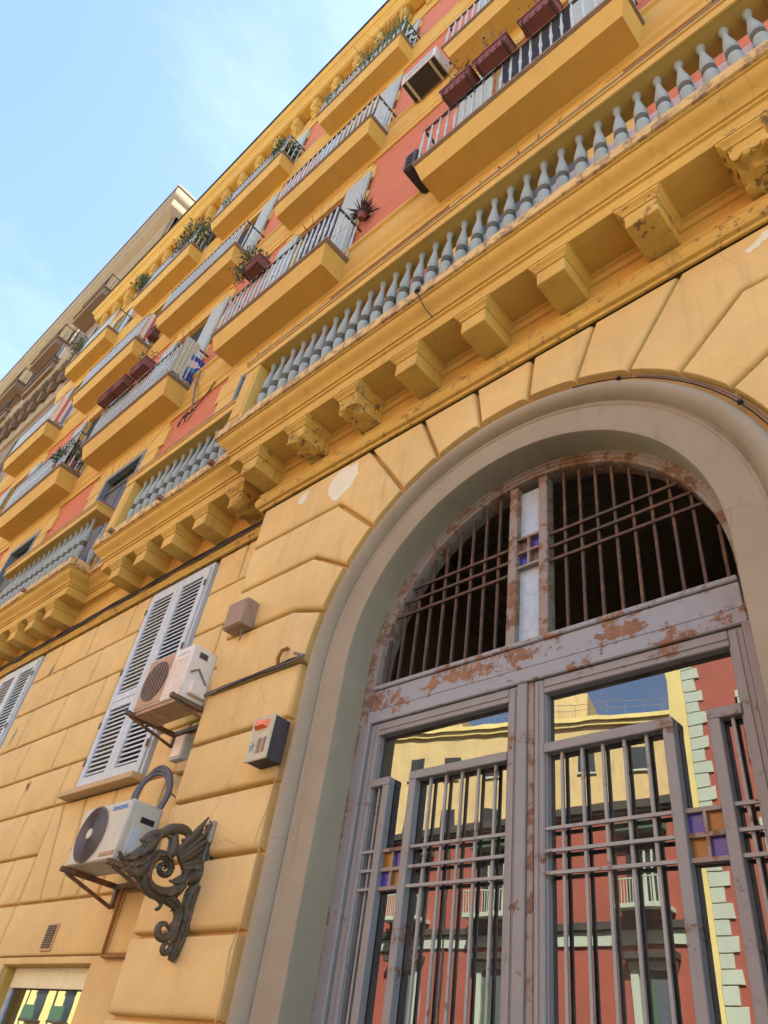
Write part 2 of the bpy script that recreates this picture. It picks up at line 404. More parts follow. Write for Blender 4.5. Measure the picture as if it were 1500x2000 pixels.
def text(s, size, mat, parent, loc, rot, name='lettering'):
    cu = bpy.data.curves.new(name, 'FONT'); cu.body = s; cu.size = size; cu.extrude = .0015; cu.align_x = 'CENTER'; cu.align_y = 'CENTER'
    t = bpy.data.objects.new(name + '_tmp', cu); COL.objects.link(t); dg = bpy.context.evaluated_depsgraph_get()
    me = bpy.data.meshes.new_from_object(t.evaluated_get(dg)); bpy.data.objects.remove(t); me.materials.clear(); me.materials.append(MATS[mat])
    return link(name, me, parent, Vector(loc) - OFF[parent.name], rot)

# ------------------------------------------------------------------ ground
g = M().box(-300, 300, -300, 200, -.3, 0).build('road', 'asphalt'); struct(g)
g = M().box(-80, 60, -4.6, .6, .002, .13, .01).build('pavement', 'paving'); struct(g)
g = M().box(-120, 90, -27.9, -24.5, .002, .13, .01).build('pavement', 'paving'); struct(g)

# ================================================================== the yellow house
HX0, HX1 = -21.4, 8.0
B = thing('apartment_building', 'long ochre apartment house with arched portal, stone balustrades and stacked balconies', 'building', (-6, 0, 0))
BAYS = {'R': (-2.1, -3.4, -.73), 'A': (-6.5, -7.66, -5.2), 'B': (-10.45, -11.86, -9.1), 'C': (-14.4, -15.8, -12.95), 'D': (-18.7, -20.0, -17.45)}

def wall(parent, name, mat, x0, x1, z0, z1, ops, yf, yb, rmat=None):
    xs = sorted({x0, x1, *[o[0] for o in ops], *[o[1] for o in ops]}); zs = sorted({z0, z1, *[o[2] for o in ops], *[o[3] for o in ops]})
    xs = [x for x in xs if x0 <= x <= x1]; zs = [z for z in zs if z0 <= z <= z1]
    m = M()
    for i in range(len(xs) - 1):
        for k in range(len(zs) - 1):
            cx, cz = (xs[i] + xs[i + 1]) / 2, (zs[k] + zs[k + 1]) / 2
            if any(o[0] < cx < o[1] and o[2] < cz < o[3] for o in ops): continue
            m.poly([(xs[i], yf, zs[k]), (xs[i + 1], yf, zs[k]), (xs[i + 1], yf, zs[k + 1]), (xs[i], yf, zs[k + 1])])
    for a, b, c, d in ops:
        m.poly([(a, yf, c), (a, yf, d), (a, yb, d), (a, yb, c)], 1); m.poly([(b, yf, d), (b, yf, c), (b, yb, c), (b, yb, d)], 1)
        m.poly([(a, yf, d), (b, yf, d), (b, yb, d), (a, yb, d)], 1); m.poly([(b, yf, c), (a, yf, c), (a, yb, c), (b, yb, c)], 1)
    for x in (x0, x1): m.poly([(x, yf, z0), (x, yf, z1), (x, yb + 8, z1), (x, yb + 8, z0)])
    return m.build(name, [mat, rmat or mat], parent)

# ---- lower left wall with rustication
SHW = [(-7.26, -5.97, 3.62, 5.98), (-11.28, -9.97, 3.62, 5.98), (-7.24, -5.79, .9, 2.245)]
lw = wall(B, 'wall', 'plaster_groove', HX0, -4.9, 0, 6.9, SHW, .045, .35, 'plaster_ochre')
def rows(lo, hi, js): e = [lo] + [j for j in js if lo + .12 < j < hi - .12] + [hi]; return list(zip(e[:-1], e[1:]))
for i, (z0, z1) in enumerate(((5.51, 5.985), (5.02, 5.51), (4.52, 5.02), (4.03, 4.52), (3.60, 4.03))):
    js = [-7.6 - .905 * k for k in range(8)] if i % 2 == 0 else [-8.06 - .905 * k for k in range(8)]
    spans = rows(-9.96, -7.27, sorted(js)) + rows(-13.2, -11.29, sorted(js)) + (([(-5.96, -5.47), (-5.47, -4.93)] if i % 2 == 0 else [(-5.96, -4.93)]))
    for a, b in spans: stone(lw, [(a, z0), (b, z0), (b, z1), (a, z1)], 0, .05, 'plaster_yellow', gap=.011, r=.027)
fan = [(-7.52, -7.48), (-7.36, -7.05), (-6.93, -6.71), (-6.36, -6.40), (-5.92, -6.06), (-5.56, -5.64)]
for (t0, b0), (t1, b1) in zip(fan[:-1], fan[1:]): stone(lw, [(b0, 2.715), (b1, 2.715), (t1, 3.60), (t0, 3.60)], 0, .05, 'plaster_yellow', gap=.011, r=.027)
stone(lw, [(-5.64, 2.715), (-4.93, 2.715), (-4.93, 3.60), (-5.56, 3.60)], 0, .05, 'plaster_yellow', gap=.011, r=.027)
for a, b, p, q in ((-8.12, -7.5, 3.14, 3.60), (-7.95, -7.5, 2.715, 3.14), (-9.0, -8.12, 3.14, 3.6), (-9.0, -7.95, 2.715, 3.14), (-9.9, -9.0, 2.715, 3.6), (-10.8, -9.9, 2.715, 3.6)): stone(lw, [(a, p), (b, p), (b, q), (a, q)], 0, .05, 'plaster_yellow', gap=.011, r=.027)
for a, b in ((-9.4, -7.5), (-7.5, -5.62), (-5.62, -4.93)): stone(lw, [(a, 2.30), (b, 2.30), (b, 2.715), (a, 2.715)], 0, .05, 'plaster_yellow', r=.02)
for a, b, c, d in ((-9.4, -7.25, .1, 2.30), (-5.78, -4.93, .1, 2.30), (-7.25, -5.78, 2.25, 2.30)): M().box(a, b, .0, .06, c, d, .006).build('surround', 'plaster_yellow', lw)

wall(B, 'wall', 'plaster_yellow', .70, HX1, 0, 6.9, [], .02, .35)
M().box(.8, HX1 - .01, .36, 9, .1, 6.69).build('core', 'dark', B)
# ---- portal block
pw = M(); CX, CZ = -2.1, 3.9; PX0, PX1 = -4.94, .74; PB = -.172
def arc(r, a0, a1, n): return [(CX + r * math.cos(R(a0 + (a1 - a0) * i / n)), CZ + r * math.sin(R(a0 + (a1 - a0) * i / n))) for i in range(n + 1)]
ring = arc(1.6, 180, 0, 48)
def border(p):
    dx, dz = p[0] - CX, p[1] - CZ; t = min([q for q in ((PX0 - CX) / dx if dx < -1e-6 else 9e9, (PX1 - CX) / dx if dx > 1e-6 else 9e9, (6.9 - CZ) / dz if dz > 1e-6 else 9e9)])
    return (CX + dx * t, CZ + dz * t)
for p, q in zip(ring[:-1], ring[1:]):
    a, b = border(p), border(q); pts = [(p[0], PB, p[1]), (q[0], PB, q[1]), (b[0], PB, b[1])]
    if abs(a[0] - b[0]) > 1e-6 and abs(a[1] - b[1]) > 1e-6: pts.append((a[0] if abs(a[0] - PX0) < 1e-5 else b[0], PB, 6.9))
    pts.append((a[0], PB, a[1])); pw.poly(pts[::-1])
pw.poly([(PX0, PB, 0), (CX - 1.6, PB, 0), (CX - 1.6, PB, CZ), (PX0, PB, CZ)]); pw.poly([(CX + 1.6, PB, 0), (PX1, PB, 0), (PX1, PB, CZ), (CX + 1.6, PB, CZ)])
pw.poly([(PX0, PB, 0), (PX0, PB, 6.9), (PX0, .1, 6.9), (PX0, .1, 0)]); pw.poly([(PX1, PB, 6.9), (PX1, PB, 0), (PX1, .1, 0), (PX1, .1, 6.9)])
pw = pw.build('portal_wall', 'plaster_groove', B)
RS = 1.685
def cp(th, r=RS): return (CX + r * math.cos(R(th)), CZ + r * math.sin(R(th)))
def pst(poly): return stone(pw, poly, -.24, .07, 'plaster_yellow', gap=.014, r=.034, sharp=lambda a, b: abs(math.hypot(a[0] - CX, max(a[1] - CZ, 0)) - RS) < .004 and abs(math.hypot(b[0] - CX, max(b[1] - CZ, 0)) - RS) < .004)
for z0, z1 in ((.5, .93), (.93, 1.42), (1.42, 1.92), (1.92, 2.35), (2.35, 2.775), (2.775, 3.19), (3.19, 3.62), (3.62, 4.04)):
    pst([(PX0, z0), (CX - RS, z0), (CX - RS, z1), (PX0, z1)]); pst([(CX + RS, z0), (PX1, z0), (PX1, z1), (CX + RS, z1)])
TOP = 5.985
LJ = [(175.6, 4.04), (161.6, 4.545), (148.7, 5.02), (136.4, 5.505), (124.2, None), (111.9, None), (98.3, None)]
RJ = [(84.4, None), (71.2, None), (57.7, None), (44.8, 5.505), (31.5, 5.02), (18.4, 4.545), (4.6, 4.04)]
def kink(th, z): return (CX + (z - CZ) / math.tan(R(th)), z)
def topp(th): return kink(th, TOP)
def arcp(t0, t1): return [cp(t0 + (t1 - t0) * i / 5) for i in range(6)]
for (a, za), (b, zb) in zip(LJ[:-1], LJ[1:]):
    p = ([(PX0, za)] + ([kink(a, za)] if a < 175 else [])) if za else []
    p = p + arcp(a, b)
    if zb: p += [kink(b, zb), (PX0, zb)]
    elif za: p += [topp(b), (PX0, TOP)]
    else: p += [topp(b), topp(a)]
    pst(p)
pst(arcp(98.3, 84.4) + [topp(84.4), topp(98.3)])
for (a, za), (b, zb) in zip(RJ[:-1], RJ[1:]):
    p = arcp(a, b)
    if zb: p += ([kink(b, zb)] if b > 5 else []) + [(PX1, zb)]
    if zb and za: p += [(PX1, za), kink(a, za)]
    elif zb: p += [(PX1, TOP), topp(a)]
    else: p += [topp(b), topp(a)]
    pst(p)
# grey moulded frame of the portal
def arch(name, prof, mat, parent, n=40, zb=.13, smooth=40):
    m = M(); cols = []
    for r, y in prof:
        c = [(CX - r, y, zb)] + [(x, y, z) for x, z in arc(r, 180, 0, n)] + [(CX + r, y, zb)]; cols.append(c)
    L = len(cols[0]); vs = [v for c in cols for v in c]; fs = []
    for i in range(len(prof) - 1):
        for k in range(L - 1): fs.append((i * L + k, i * L + k + 1, (i + 1) * L + k + 1, (i + 1) * L + k))
    m.add(vs, [f[::-1] for f in fs]); return m.build(name, mat, parent, smooth=smooth)
arch('portal_frame', [(1.262, .12), (1.262, -.175), (1.268, -.192), (1.285, -.197), (1.445, -.20), (1.452, -.208), (1.462, -.211), (1.470, -.205), (1.476, -.196), (1.484, -.198), (1.496, -.225), (1.515, -.252), (1.54, -.268), (1.568, -.268), (1.592, -.252), (1.608, -.228), (1.615, -.2), (1.617, -.17)], 'portal_grey', B)

# ---- door of the portal
D = arch('fanlight', [(1.192, .16), (1.192, .045), (1.196, .035), (1.214, .03), (1.218, .022), (1.24, .02), (1.244, .012), (1.263, .010)], 'frame_rust', B, smooth=30); D['label'] = 'barred half-round fanlight over the portal door'
tr = M(); tr.box(CX - 1.2, CX + 1.2, .02, .12, 3.57, 3.655, .006); tr.box(CX - 1.19, CX + 1.19, .028, .118, 3.659, 3.80, .004); tr.box(CX - 1.19, CX + 1.19, .015, .11, 3.803, 3.835, .006); tr.box(CX - 1.195, CX + 1.195, .035, .115, 3.64, 3.68)
tr = tr.build('transom', 'paint_transom', B); tr['label'] = 'broad transom with peeling grey paint and rust'
bar = M()
for k in range(9):
    for sg in (-1, 1):
        u = .25 + .1115 * k; h = math.sqrt(max(1.18 ** 2 - u * u, 0))
        M().box(CX + sg * u - .008, CX + sg * u + .008, .066, .082, 3.83, CZ + h).build('bar', 'iron_rust', D)
for z in (4.362, 4.465, 4.567):
    h = math.sqrt(1.18 ** 2 - (z - CZ) ** 2)
    for sg in (-1, 1): M().box(CX + sg * .14, CX + sg * h, .052, .066, z - .009, z + .009).build('crossbar', 'iron_rust', D)
cpn = M()
for sg in (-1, 1): cpn.box(CX + sg * .082, CX + sg * .145, .03, .11, 3.70, CZ + 1.165, .004)
cpn.box(CX - .083, CX + .083, .036, .10, 3.70, 3.765, .003)
for z in (4.385, 4.497, 4.61): cpn.box(CX - .083, CX + .083, .04, .09, z - .009, z + .009)
cpn.box(CX - .008, CX + .008, .041, .089, 4.39, 4.605)
cpn.build('centre_frame', 'frame_rust', D)
for z0, z1 in ((3.765, 4.376), (4.619, 5.03)): M().box(CX - .085, CX + .085, .078, .086, z0, z1).build('pane', 'glass_milk', D)
for i, z in enumerate((4.441, 4.553)):
    for j, x in enumerate((-.044, .044)): M().box(CX + x - .038, CX + x + .038, .07, .08, z - .05, z + .05).build('pane', 'glass_blue' if (i + j) % 2 == 0 else 'glass_brown', D)
# two leaves
ZB = .2
for sg in (-1, 1):
    U = lambda a, b: (CX + sg * a, CX + sg * b)
    lf = M()
    lf.box(*U(.052, .112), .035, .12, ZB, 3.565, .006); lf.box(*U(1.095, 1.165), .035, .12, ZB, 3.565, .006); lf.box(*U(1.168, 1.255), .012, .13, ZB, 3.572, .006)
    lf.box(*U(.1125, 1.0945), .035, .12, 3.483, 3.565, .005); lf.box(*U(.1125, 1.0945), .035, .12, ZB, .62, .005)
    lf.box(*U(.066, .082), .029, .036, ZB, 3.55); lf.box(*U(1.12, 1.135), .029, .036, ZB, 3.55); lf.box(*U(.12, 1.09), .029, .036, 3.515, 3.53)
    lf.box(*U(.113, .122), .05, .12, .62, 3.483); lf.box(*U(1.086, 1.0945), .05, .12, .62, 3.483)
    leaf = lf.build('door', 'paint_violet', B); leaf['label'] = 'tall glazed iron door leaf behind a bar grille'
    M().box(*U(.105, 1.1), .085, .091, .55, 3.50).build('pane', 'glass_pane', leaf)
    gr = M(); gr.box(*U(.113, .79), .030, .0838, 3.155, 3.205, .004); gr.box(*U(.737, .788), .031, .0838, .66, 3.156, .004)
    gr.box(*U(.945, .996), .031, .0838, .66, 3.156, .004); gr.box(*U(.944, 1.094), .030, .0838, 3.155, 3.203, .004)
    gr.build('grille_frame', 'paint_violet', leaf)
    for u in (.2, .312, .423, .534, .645, 1.042): M().box(*U(u - .007, u + .007), .056, .070, .63, 3.157).build('bar', 'iron_bar', leaf)
    for z in (2.79, 2.69, 2.595):
        M().box(*U(.113, .737), .042, .055, z - .0075, z + .0075).build('crossbar', 'iron_bar', leaf); M().box(*U(.996, 1.094), .042, .055, z - .0075, z + .0075).build('crossbar', 'iron_bar', leaf)
        M().box(*U(.788, .945), .05, .0835, z - .009, z + .009).build('crossbar', 'frame_rust', leaf)
    M().box(*U(.858, .872), .052, .0833, 2.6, 2.785).build('crossbar', 'frame_rust', leaf)
    for i, (za, zb) in enumerate(((2.604, 2.681), (2.699, 2.781))):
        for j, (ua, ub) in enumerate(((.79, .857), (.873, .943))): M().box(*U(ua, ub), .070, .076, za, zb).build('coloured_pane', 'glass_blue' if (i + j + (sg > 0)) % 2 == (0 if sg > 0 else 1) else 'glass_amber', leaf)
M().box(CX - .05, CX + .012, .022, .125, ZB, 3.567, .005).build('meeting_stile', 'paint_violet', leaf)
M().box(CX + .014, CX + .05, .035, .125, ZB, 3.565, .004).build('meeting_stile', 'frame_rust', leaf)
# the dark entrance hall behind the glass
h = M(); X0, X1, Y0, Y1, Z1 = CX - 2.2, CX + 1.9, .22, 7.0, 6.2
h.poly([(X0, Y0, 0), (X0, Y0, Z1), (X0, Y1, Z1), (X0, Y1, 0)][::-1]); h.poly([(X1, Y0, 0), (X1, Y0, Z1), (X1, Y1, Z1), (X1, Y1, 0)]); h.poly([(X0, Y1, 0), (X0, Y1, Z1), (X1, Y1, Z1), (X1, Y1, 0)][::-1])
h.poly([(X0, Y0, .1), (X1, Y0, .1), (X1, Y1, .1), (X0, Y1, .1)]); h.build('entrance_hall', 'hall_plaster', B)
h = M(); h.box(X0 + .01, X1 - .01, Y0, Y1 - .01, 5.75, 5.85)
for d in (.35, .5, .62): 
    for a, b, c, e in ((X0 + d, X1 - d, .5 + d, .55 + d), (X0 + d, X1 - d, 3.4 - d, 3.45 - d), (X0 + d, X0 + d + .05, .5 + d, 3.45 - d), (X1 - d - .05, X1 - d, .5 + d, 3.45 - d)): h.box(a, b, c, e, 5.71, 5.75)
h.build('hall_ceiling', 'hall_ceiling', B)

# ---- main cornice carrying the first-floor balustrades
co = M()
path = [(HX0, -.02), (-16.0, -.02), (-16.0, -.30), (-13.1, -.30), (-13.1, -.02), (-12.0, -.02), (-12.0, -.30), (-9.18, -.30), (-9.18, -.02), (-8.1, -.02), (-8.1, -.30), (-5.14, -.30), (-5.14, -.54), (.95, -.54), (.95, -.02), (HX1, -.02)]
prof = [(-.02, 6.45), (.08, 6.45), (.085, 6.46), (.085, 6.565), (.105, 6.575), (.105, 6.60), (.12, 6.605), (.13, 6.635), (.155, 6.665), (.19, 6.69), (.215, 6.72), (.22, 6.745), (.235, 6.75), (.235, 6.765)]
co.molding(path, prof, caps=False)
for a, b, y in ((-16.0, -13.1, -.30), (-12.0, -9.18, -.30), (-8.1, -5.14, -.30), (-5.2, .95, -.54)): co.box(a, b, y - .03, .04, 6.452, 6.7)
co.box(HX0, -4.9, -.022, .05, 6.18, 6.45); co.box(PX0 - .01, PX1 + .01, -.262, .04, 6.19, 6.452)
for a, b, y in ((HX0, PX0 - .02, 0.0), (PX0 - .02, PX1 + .02, -.26)):                      # small bead below the soffit
    co.molding([(a, y), (b, y)], [(0, 6.36), (.02, 6.365), (.035, 6.39), (.028, 6.42), (.05, 6.43), (.05, 6.451)])
co = co.build('cornice', 'plaster_ochre', B, smooth=35)
sl = M(); sl.molding(path, [(.0, 6.766), (.245, 6.766), (.258, 6.773), (.258, 6.885), (.25, 6.90), (-.02, 6.90)], caps=False)
for a, b, y in ((-16.0, -13.1, -.30), (-12.0, -9.18, -.30), (-8.1, -5.14, -.30), (-5.2, .95, -.54)): sl.box(a, b, y - .02, .04, 6.77, 6.898)
sl.build('slab', 'slab_worn', B, smooth=35)
st = M(); st.molding([(PX0 - .03, .05), (PX0 - .03, -.24), (PX1 + .03, -.24), (PX1 + .03, .05)], [(0, 5.985), (.02, 5.985), (.025, 6.01), (.05, 6.02), (.065, 6.05), (.07, 6.09), (.06, 6.13), (.045, 6.15), (.05, 6.155), (.05, 6.19), (0, 6.2)], caps=False)
st.build('string_course', 'plaster_ochre_worn', B, smooth=40)
st = M(); st.molding([(HX0, 0), (PX0, 0)], [(0, 5.99), (.03, 5.99), (.04, 6.02), (.055, 6.03), (.055, 6.07), (.03, 6.09), (.03, 6.16), (0, 6.18)])
st.build('string_course', 'plaster_ochre_worn', B, smooth=40)

def modillion_mesh(ruin=0, seed=0):
    m = M(); rnd = random.Random(seed)
    if not ruin: m.box(-.112, .112, -.33, .02, 0, .145, .006)
    else:
        n = 12; ids = {}; vs = []; fs = []
        def vid(i, j, k):
            if (i, j, k) not in ids:
                x, y, z = -.112 + .224 * i / n, -.33 + .35 * j / n, .145 * k / n
                q = max(0, 1 - (j / n) * 1.3) + max(0, 1 - k / n * 1.2); q *= 1 - (k / n) ** 3; amt = ruin * .045 * q
                pv = Vector((x * 9 + seed * 3.1, y * 9, z * 9)); a1 = max(0, mnoise.noise(pv) + .25); a2 = mnoise.noise(pv * 3.3)
                x += a2 * .006 * ruin + (-.05 if i == n else .05 if i == 0 else 0) * a1 * q * ruin * .6
                y += a1 * amt * 1.5 + a2 * .006; z += (a1 * amt * 1.2 if k < 3 else 0) + a2 * .005
                ids[(i, j, k)] = len(vs); vs.append((x, y, z))
            return ids[(i, j, k)]
        for a in range(n):
            for b in range(n):
                fs += [(vid(a, 0, b), vid(a + 1, 0, b), vid(a + 1, 0, b + 1), vid(a, 0, b + 1)), (vid(a, b, 0), vid(a, b + 1, 0), vid(a + 1, b + 1, 0), vid(a + 1, b, 0)), (vid(n, a, b), vid(n, a + 1, b), vid(n, a + 1, b + 1), vid(n, a, b + 1)), (vid(0, a, b + 1), vid(0, a + 1, b + 1), vid(0, a + 1, b), vid(0, a, b))]
        m.add(vs, fs)
    m.molding([(-.112, .02), (-.112, -.33), (.112, -.33), (.112, .02)], [(-.01, .142), (.008, .146), (.012, .16), (.024, .178), (.040, .192), (.042, .21), (.048, .212), (.048, .243), (-.02, .245)], caps=False)
    return m
protos = {}
def modillion(x, yw, kind):
    if kind not in protos:
        mat = {'plain': 'plaster_ochre', 'worn': 'plaster_ochre_worn'}.get(kind, 'plaster_ochre_ruined')
        mm = modillion_mesh({'plain': 0, 'worn': 0}.get(kind, .8 if kind != 'ruin2' else .5), len(protos))
        mm.v = [(v[0] + x, v[1] + yw, v[2] + 6.208) for v in mm.v]
        protos[kind] = mm.build('modillion', mat, co, smooth=30, loc=(x, yw, 6.208))
        return
    inst(protos[kind], co, (x, yw, 6.208))
for k, kind in zip(range(-4, 5), ('worn', 'ruin', 'ruin2', 'plain', 'plain', 'plain', 'worn', 'ruin3', 'plain')): modillion(-2.18 + .672 * k, -.262, kind)
for x, kind in ((-7.77, 'plain'), (-7.2, 'plain'), (-6.62, 'plain'), (-6.01, 'plain'), (-5.4, 'ruin')): modillion(x, -.022, kind)
for x in (-9.5, -10.05, -10.62, -11.2, -11.75, -13.4, -14.0, -14.6, -15.2, -15.8): modillion(x, -.022, 'plain')

# ---- stone balustrades
BP = [(r_ * .92, z_ * .955) for r_, z_ in [(.052, 0), (.052, .03), (.03, .045), (.026, .09), (.032, .16), (.048, .25), (.058, .32), (.06, .36), (.053, .395), (.040, .408), (.053, .416), (.056, .425), (.053, .434), (.042, .440), (.053, .446), (.056, .455), (.053, .464), (.042, .470), (.052, .476), (.054, .485), (.044, .495), (.050, .515), (.056, .55), (.053, .59), (.044, .65), (.033, .72), (.025, .78), (.020, .84), (.03, .862), (.034, .875), (.03, .89), (.04, .90), (.04, .92)]]
BM = [1 if .382 < (BP[i][1] + BP[i + 1][1]) / 2 < .468 else 0 for i in range(len(BP) - 1)]
bproto = None
def balustrade(x0, x1, step, yb, side=None, pedl=None):
    global bproto
    rp = M(); yf = yb - .125
    rp.molding([(x0, .0), (x0, yf), (x1, yf), (x1, .0)], [(-.02, 7.782), (-.01, 7.781), (-.01, 7.79), (0, 7.795), (0, 7.90), (.015, 7.905), (.015, 7.93)], caps=False)
    rp.box(x0 + .01, x1 - .01, yf + .01, yb + .12, 7.784, 7.929)
    rp.box(x1 - .24, x1 - .01, yb + .121, -.002, 7.786, 7.924); rp.box(x0 + .01, x0 + .24, yb + .121, -.002, 7.786, 7.924)
    pr = rp.build('balustrade', 'plaster_upper', B, smooth=35)
    cp_ = M().box(x0 - .02, x1 + .02, yf - .02, yb + .13, 7.931, 7.968, .004); cp_.box(x1 - .25, x1 + .02, yb + .131, 0, 7.931, 7.967); cp_.build('coping', 'slab_edge', pr)
    pts = []; n = int(round((x1 - x0 - .32) / step)); s0 = x0 + (.36 if pedl else .12)
    x = s0
    while x < x1 - .08: pts.append((x, yb)); x += step
    if side:
        pts = [p for p in pts]; y = yb + .15
        while y < -.04: pts.append((x1 - .12, y)); y += .15
    for x, y in pts:
        if bproto is None:
            bproto = M().lathe(BP, (x, y, 6.902), 14, BM).build('baluster', ['baluster_grey', 'baluster_ring'], pr, smooth=60, loc=(x, y, 6.902))
        else:
            q = inst(bproto, pr, (x, y, 6.902)); q.rotation_euler.z = random.random() * 6
    if pedl: M().box(x0, x0 + .25, yf + .01, yb + .11, 6.86, 7.782, .006).box(x0 + .04, x0 + .21, yf - .002, yf + .02, 6.98, 7.68, .006).build('pedestal', 'plaster_upper', pr)
    return pr
balustrade(-5.30, 1.1, .1635, -.66, pedl=True)
balustrade(-8.25, -5.31, .178, -.42, pedl=True)
balustrade(-12.15, -9.06, .172, -.42, side=True)
balustrade(-16.1, -13.0, .172, -.42, side=True)
# drain spouts at the slab edge
for x in (-7.85, -6.75, -5.75, -10.3, -11.9):
    M().box(x - .03, x + .03, -.62, -.54, 6.79, 6.845, .008).build('spout', 'slab_edge', co)

# ================================================================== upper wall, windows, balconies
FL = {1: (6.86, 9.83), 2: (10.95, 13.95), 3: (15.17, 18.35), 4: (19.5, 22.0)}
ops = []
for b, (cx, l, r) in BAYS.items():
    for f, (z0, z1) in FL.items(): ops.append((cx - .62, cx + .62, z0, z1))
uw = wall(B, 'upper_wall', 'brick_red', HX0, HX1, 6.8, 22.3, ops, 0.0, .3, 'plaster_upper')
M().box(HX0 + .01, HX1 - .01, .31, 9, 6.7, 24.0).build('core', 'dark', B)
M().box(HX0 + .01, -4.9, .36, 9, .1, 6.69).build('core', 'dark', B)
def quoins(cx, z0, z1, each):
    """toothed yellow window surround, blocks of alternating width"""
    m = M(); par = None; k = 0; z = z0
    blocks = []
    while z < z1 + .30:
        h = min(.46, z1 + .42 - z); wv = 1.15 if k % 2 else 1.27
        for sg in (-1, 1): blocks.append((cx + sg * .66, cx + sg * wv, z + .008, z + h - .008))
        z += .46; k += 1
    return blocks
for b, (cx, l, r) in BAYS.items():
    for f, (z0, z1) in FL.items():
        wn = M(); y0, y1 = .10, .17
        for a, c in ((cx - .62, cx - .54), (cx + .54, cx + .62), (cx - .04, cx + .04)): wn.box(a, c, y0, y1, z0, z1, .004)
        wn.box(cx - .54, cx + .54, y0 + .004, y1, z1 - .09, z1 - .002); wn.box(cx - .54, cx + .54, y0 + .004, y1, z0 + .002, z0 + .5)
        fr_ = wn.build('window', 'frame_green_grey' if f == 1 else 'shutter_upper', B)
        for a, c in ((cx - .54, cx - .04), (cx + .04, cx + .54)): M().box(a, c, .14, .146, z0 + .5, z1 - .09).build('pane', 'glass_shop', fr_)
        if f == 1:
            rs = M(); z = z0
            while z < z1 - .36: rs.box(cx - .56, cx + .56, .05, .062, z, z + .046, .004); z += .05
            rs.box(cx - .6, cx + .6, .03, .09, z1 - .35, z1 - .30); rs.box(cx - .012, cx + .012, .042, .052, z0, z1 - .35)
            rs.build('roller_shutter', 'roller_dark', fr_)
            M().box(cx - .68, cx - .6, -.055, .06, z0, z1 + .04, .006).box(cx + .6, cx + .68, -.055, .06, z0, z1 + .04, .006).box(cx - .60, cx + .60, -.054, .06, z1 - .06, z1 + .04, .006).build('casing', 'frame_green_grey', fr_)
        else:
            for sg in (-1, 1):
                s_ = M(); a, c = sorted((cx + sg * .64, cx + sg * 1.22)); s_.box(a, c, -.085, -.045, z0 + .03, z1 - .02, .004)
                s_.box(a + .07, c - .07, -.094, -.08, z0 + .2, z0 + 1.2, .004); s_.box(a + .07, c - .07, -.094, -.08, z0 + 1.3, z1 - .15, .004)
                s_.build('shutter', 'shutter_upper', fr_)
            M().box(cx - .6, cx + .6, .05, .06, z0, z1).build('opening_shade', 'dark', fr_)  # near-black sheet, paints the shade inside the open doorway
        # surround
        if f <= 2:
            su = M(); vz = z1 + .03
            for k in range(7):
                a0 = -.69 + k * .1972; t0 = -1.0 + k * .2858
                su.prism([(cx + a0 + .012, vz), (cx + a0 + .185, vz), (cx + t0 + .273, vz + .42), (cx + t0 + .012, vz + .42)], -.05, .02)
            su = su.build('window_surround', 'plaster_upper', B)
            bl = quoins(cx, z0, z1, True); pq = {}
            for a, c, p, q in bl: M().box(a, c, -.042, .02, p, q, .008).build('stone', 'plaster_upper', su)
        else:
            su = M()
            for a, c, p, q in quoins(cx, z0, z1, False): su.box(a, c, -.042, .02, p, q, .006)
            su.box(cx - .66, cx + .66, -.045, .02, z1 + .005, z1 + .3, .006); su.build('window_surround', 'plaster_upper', B)

# string courses at each floor
SCP = [(0, -.16), (.03, -.16), (.03, -.04), (.06, 0), (.06, .08), (.075, .13), (.11, .19), (.115, .27), (.09, .29), (.09, .64), (.10, .65), (.13, .67), (.13, .73), (0, .76)]
SCP4 = [(0, -.16), (.03, -.16), (.03, -.04), (.06, 0), (.06, .10), (.10, .20), (.12, .28), (.12, .36), (.14, .38), (.14, .45), (0, .48)]
for zf, p in ((10.45, SCP), (14.67, SCP), (19.0, SCP4)): M().molding([(HX0, 0), (HX1, 0)], [(d, z + zf) for d, z in p]).build('string_course', 'plaster_upper', B, smooth=30)

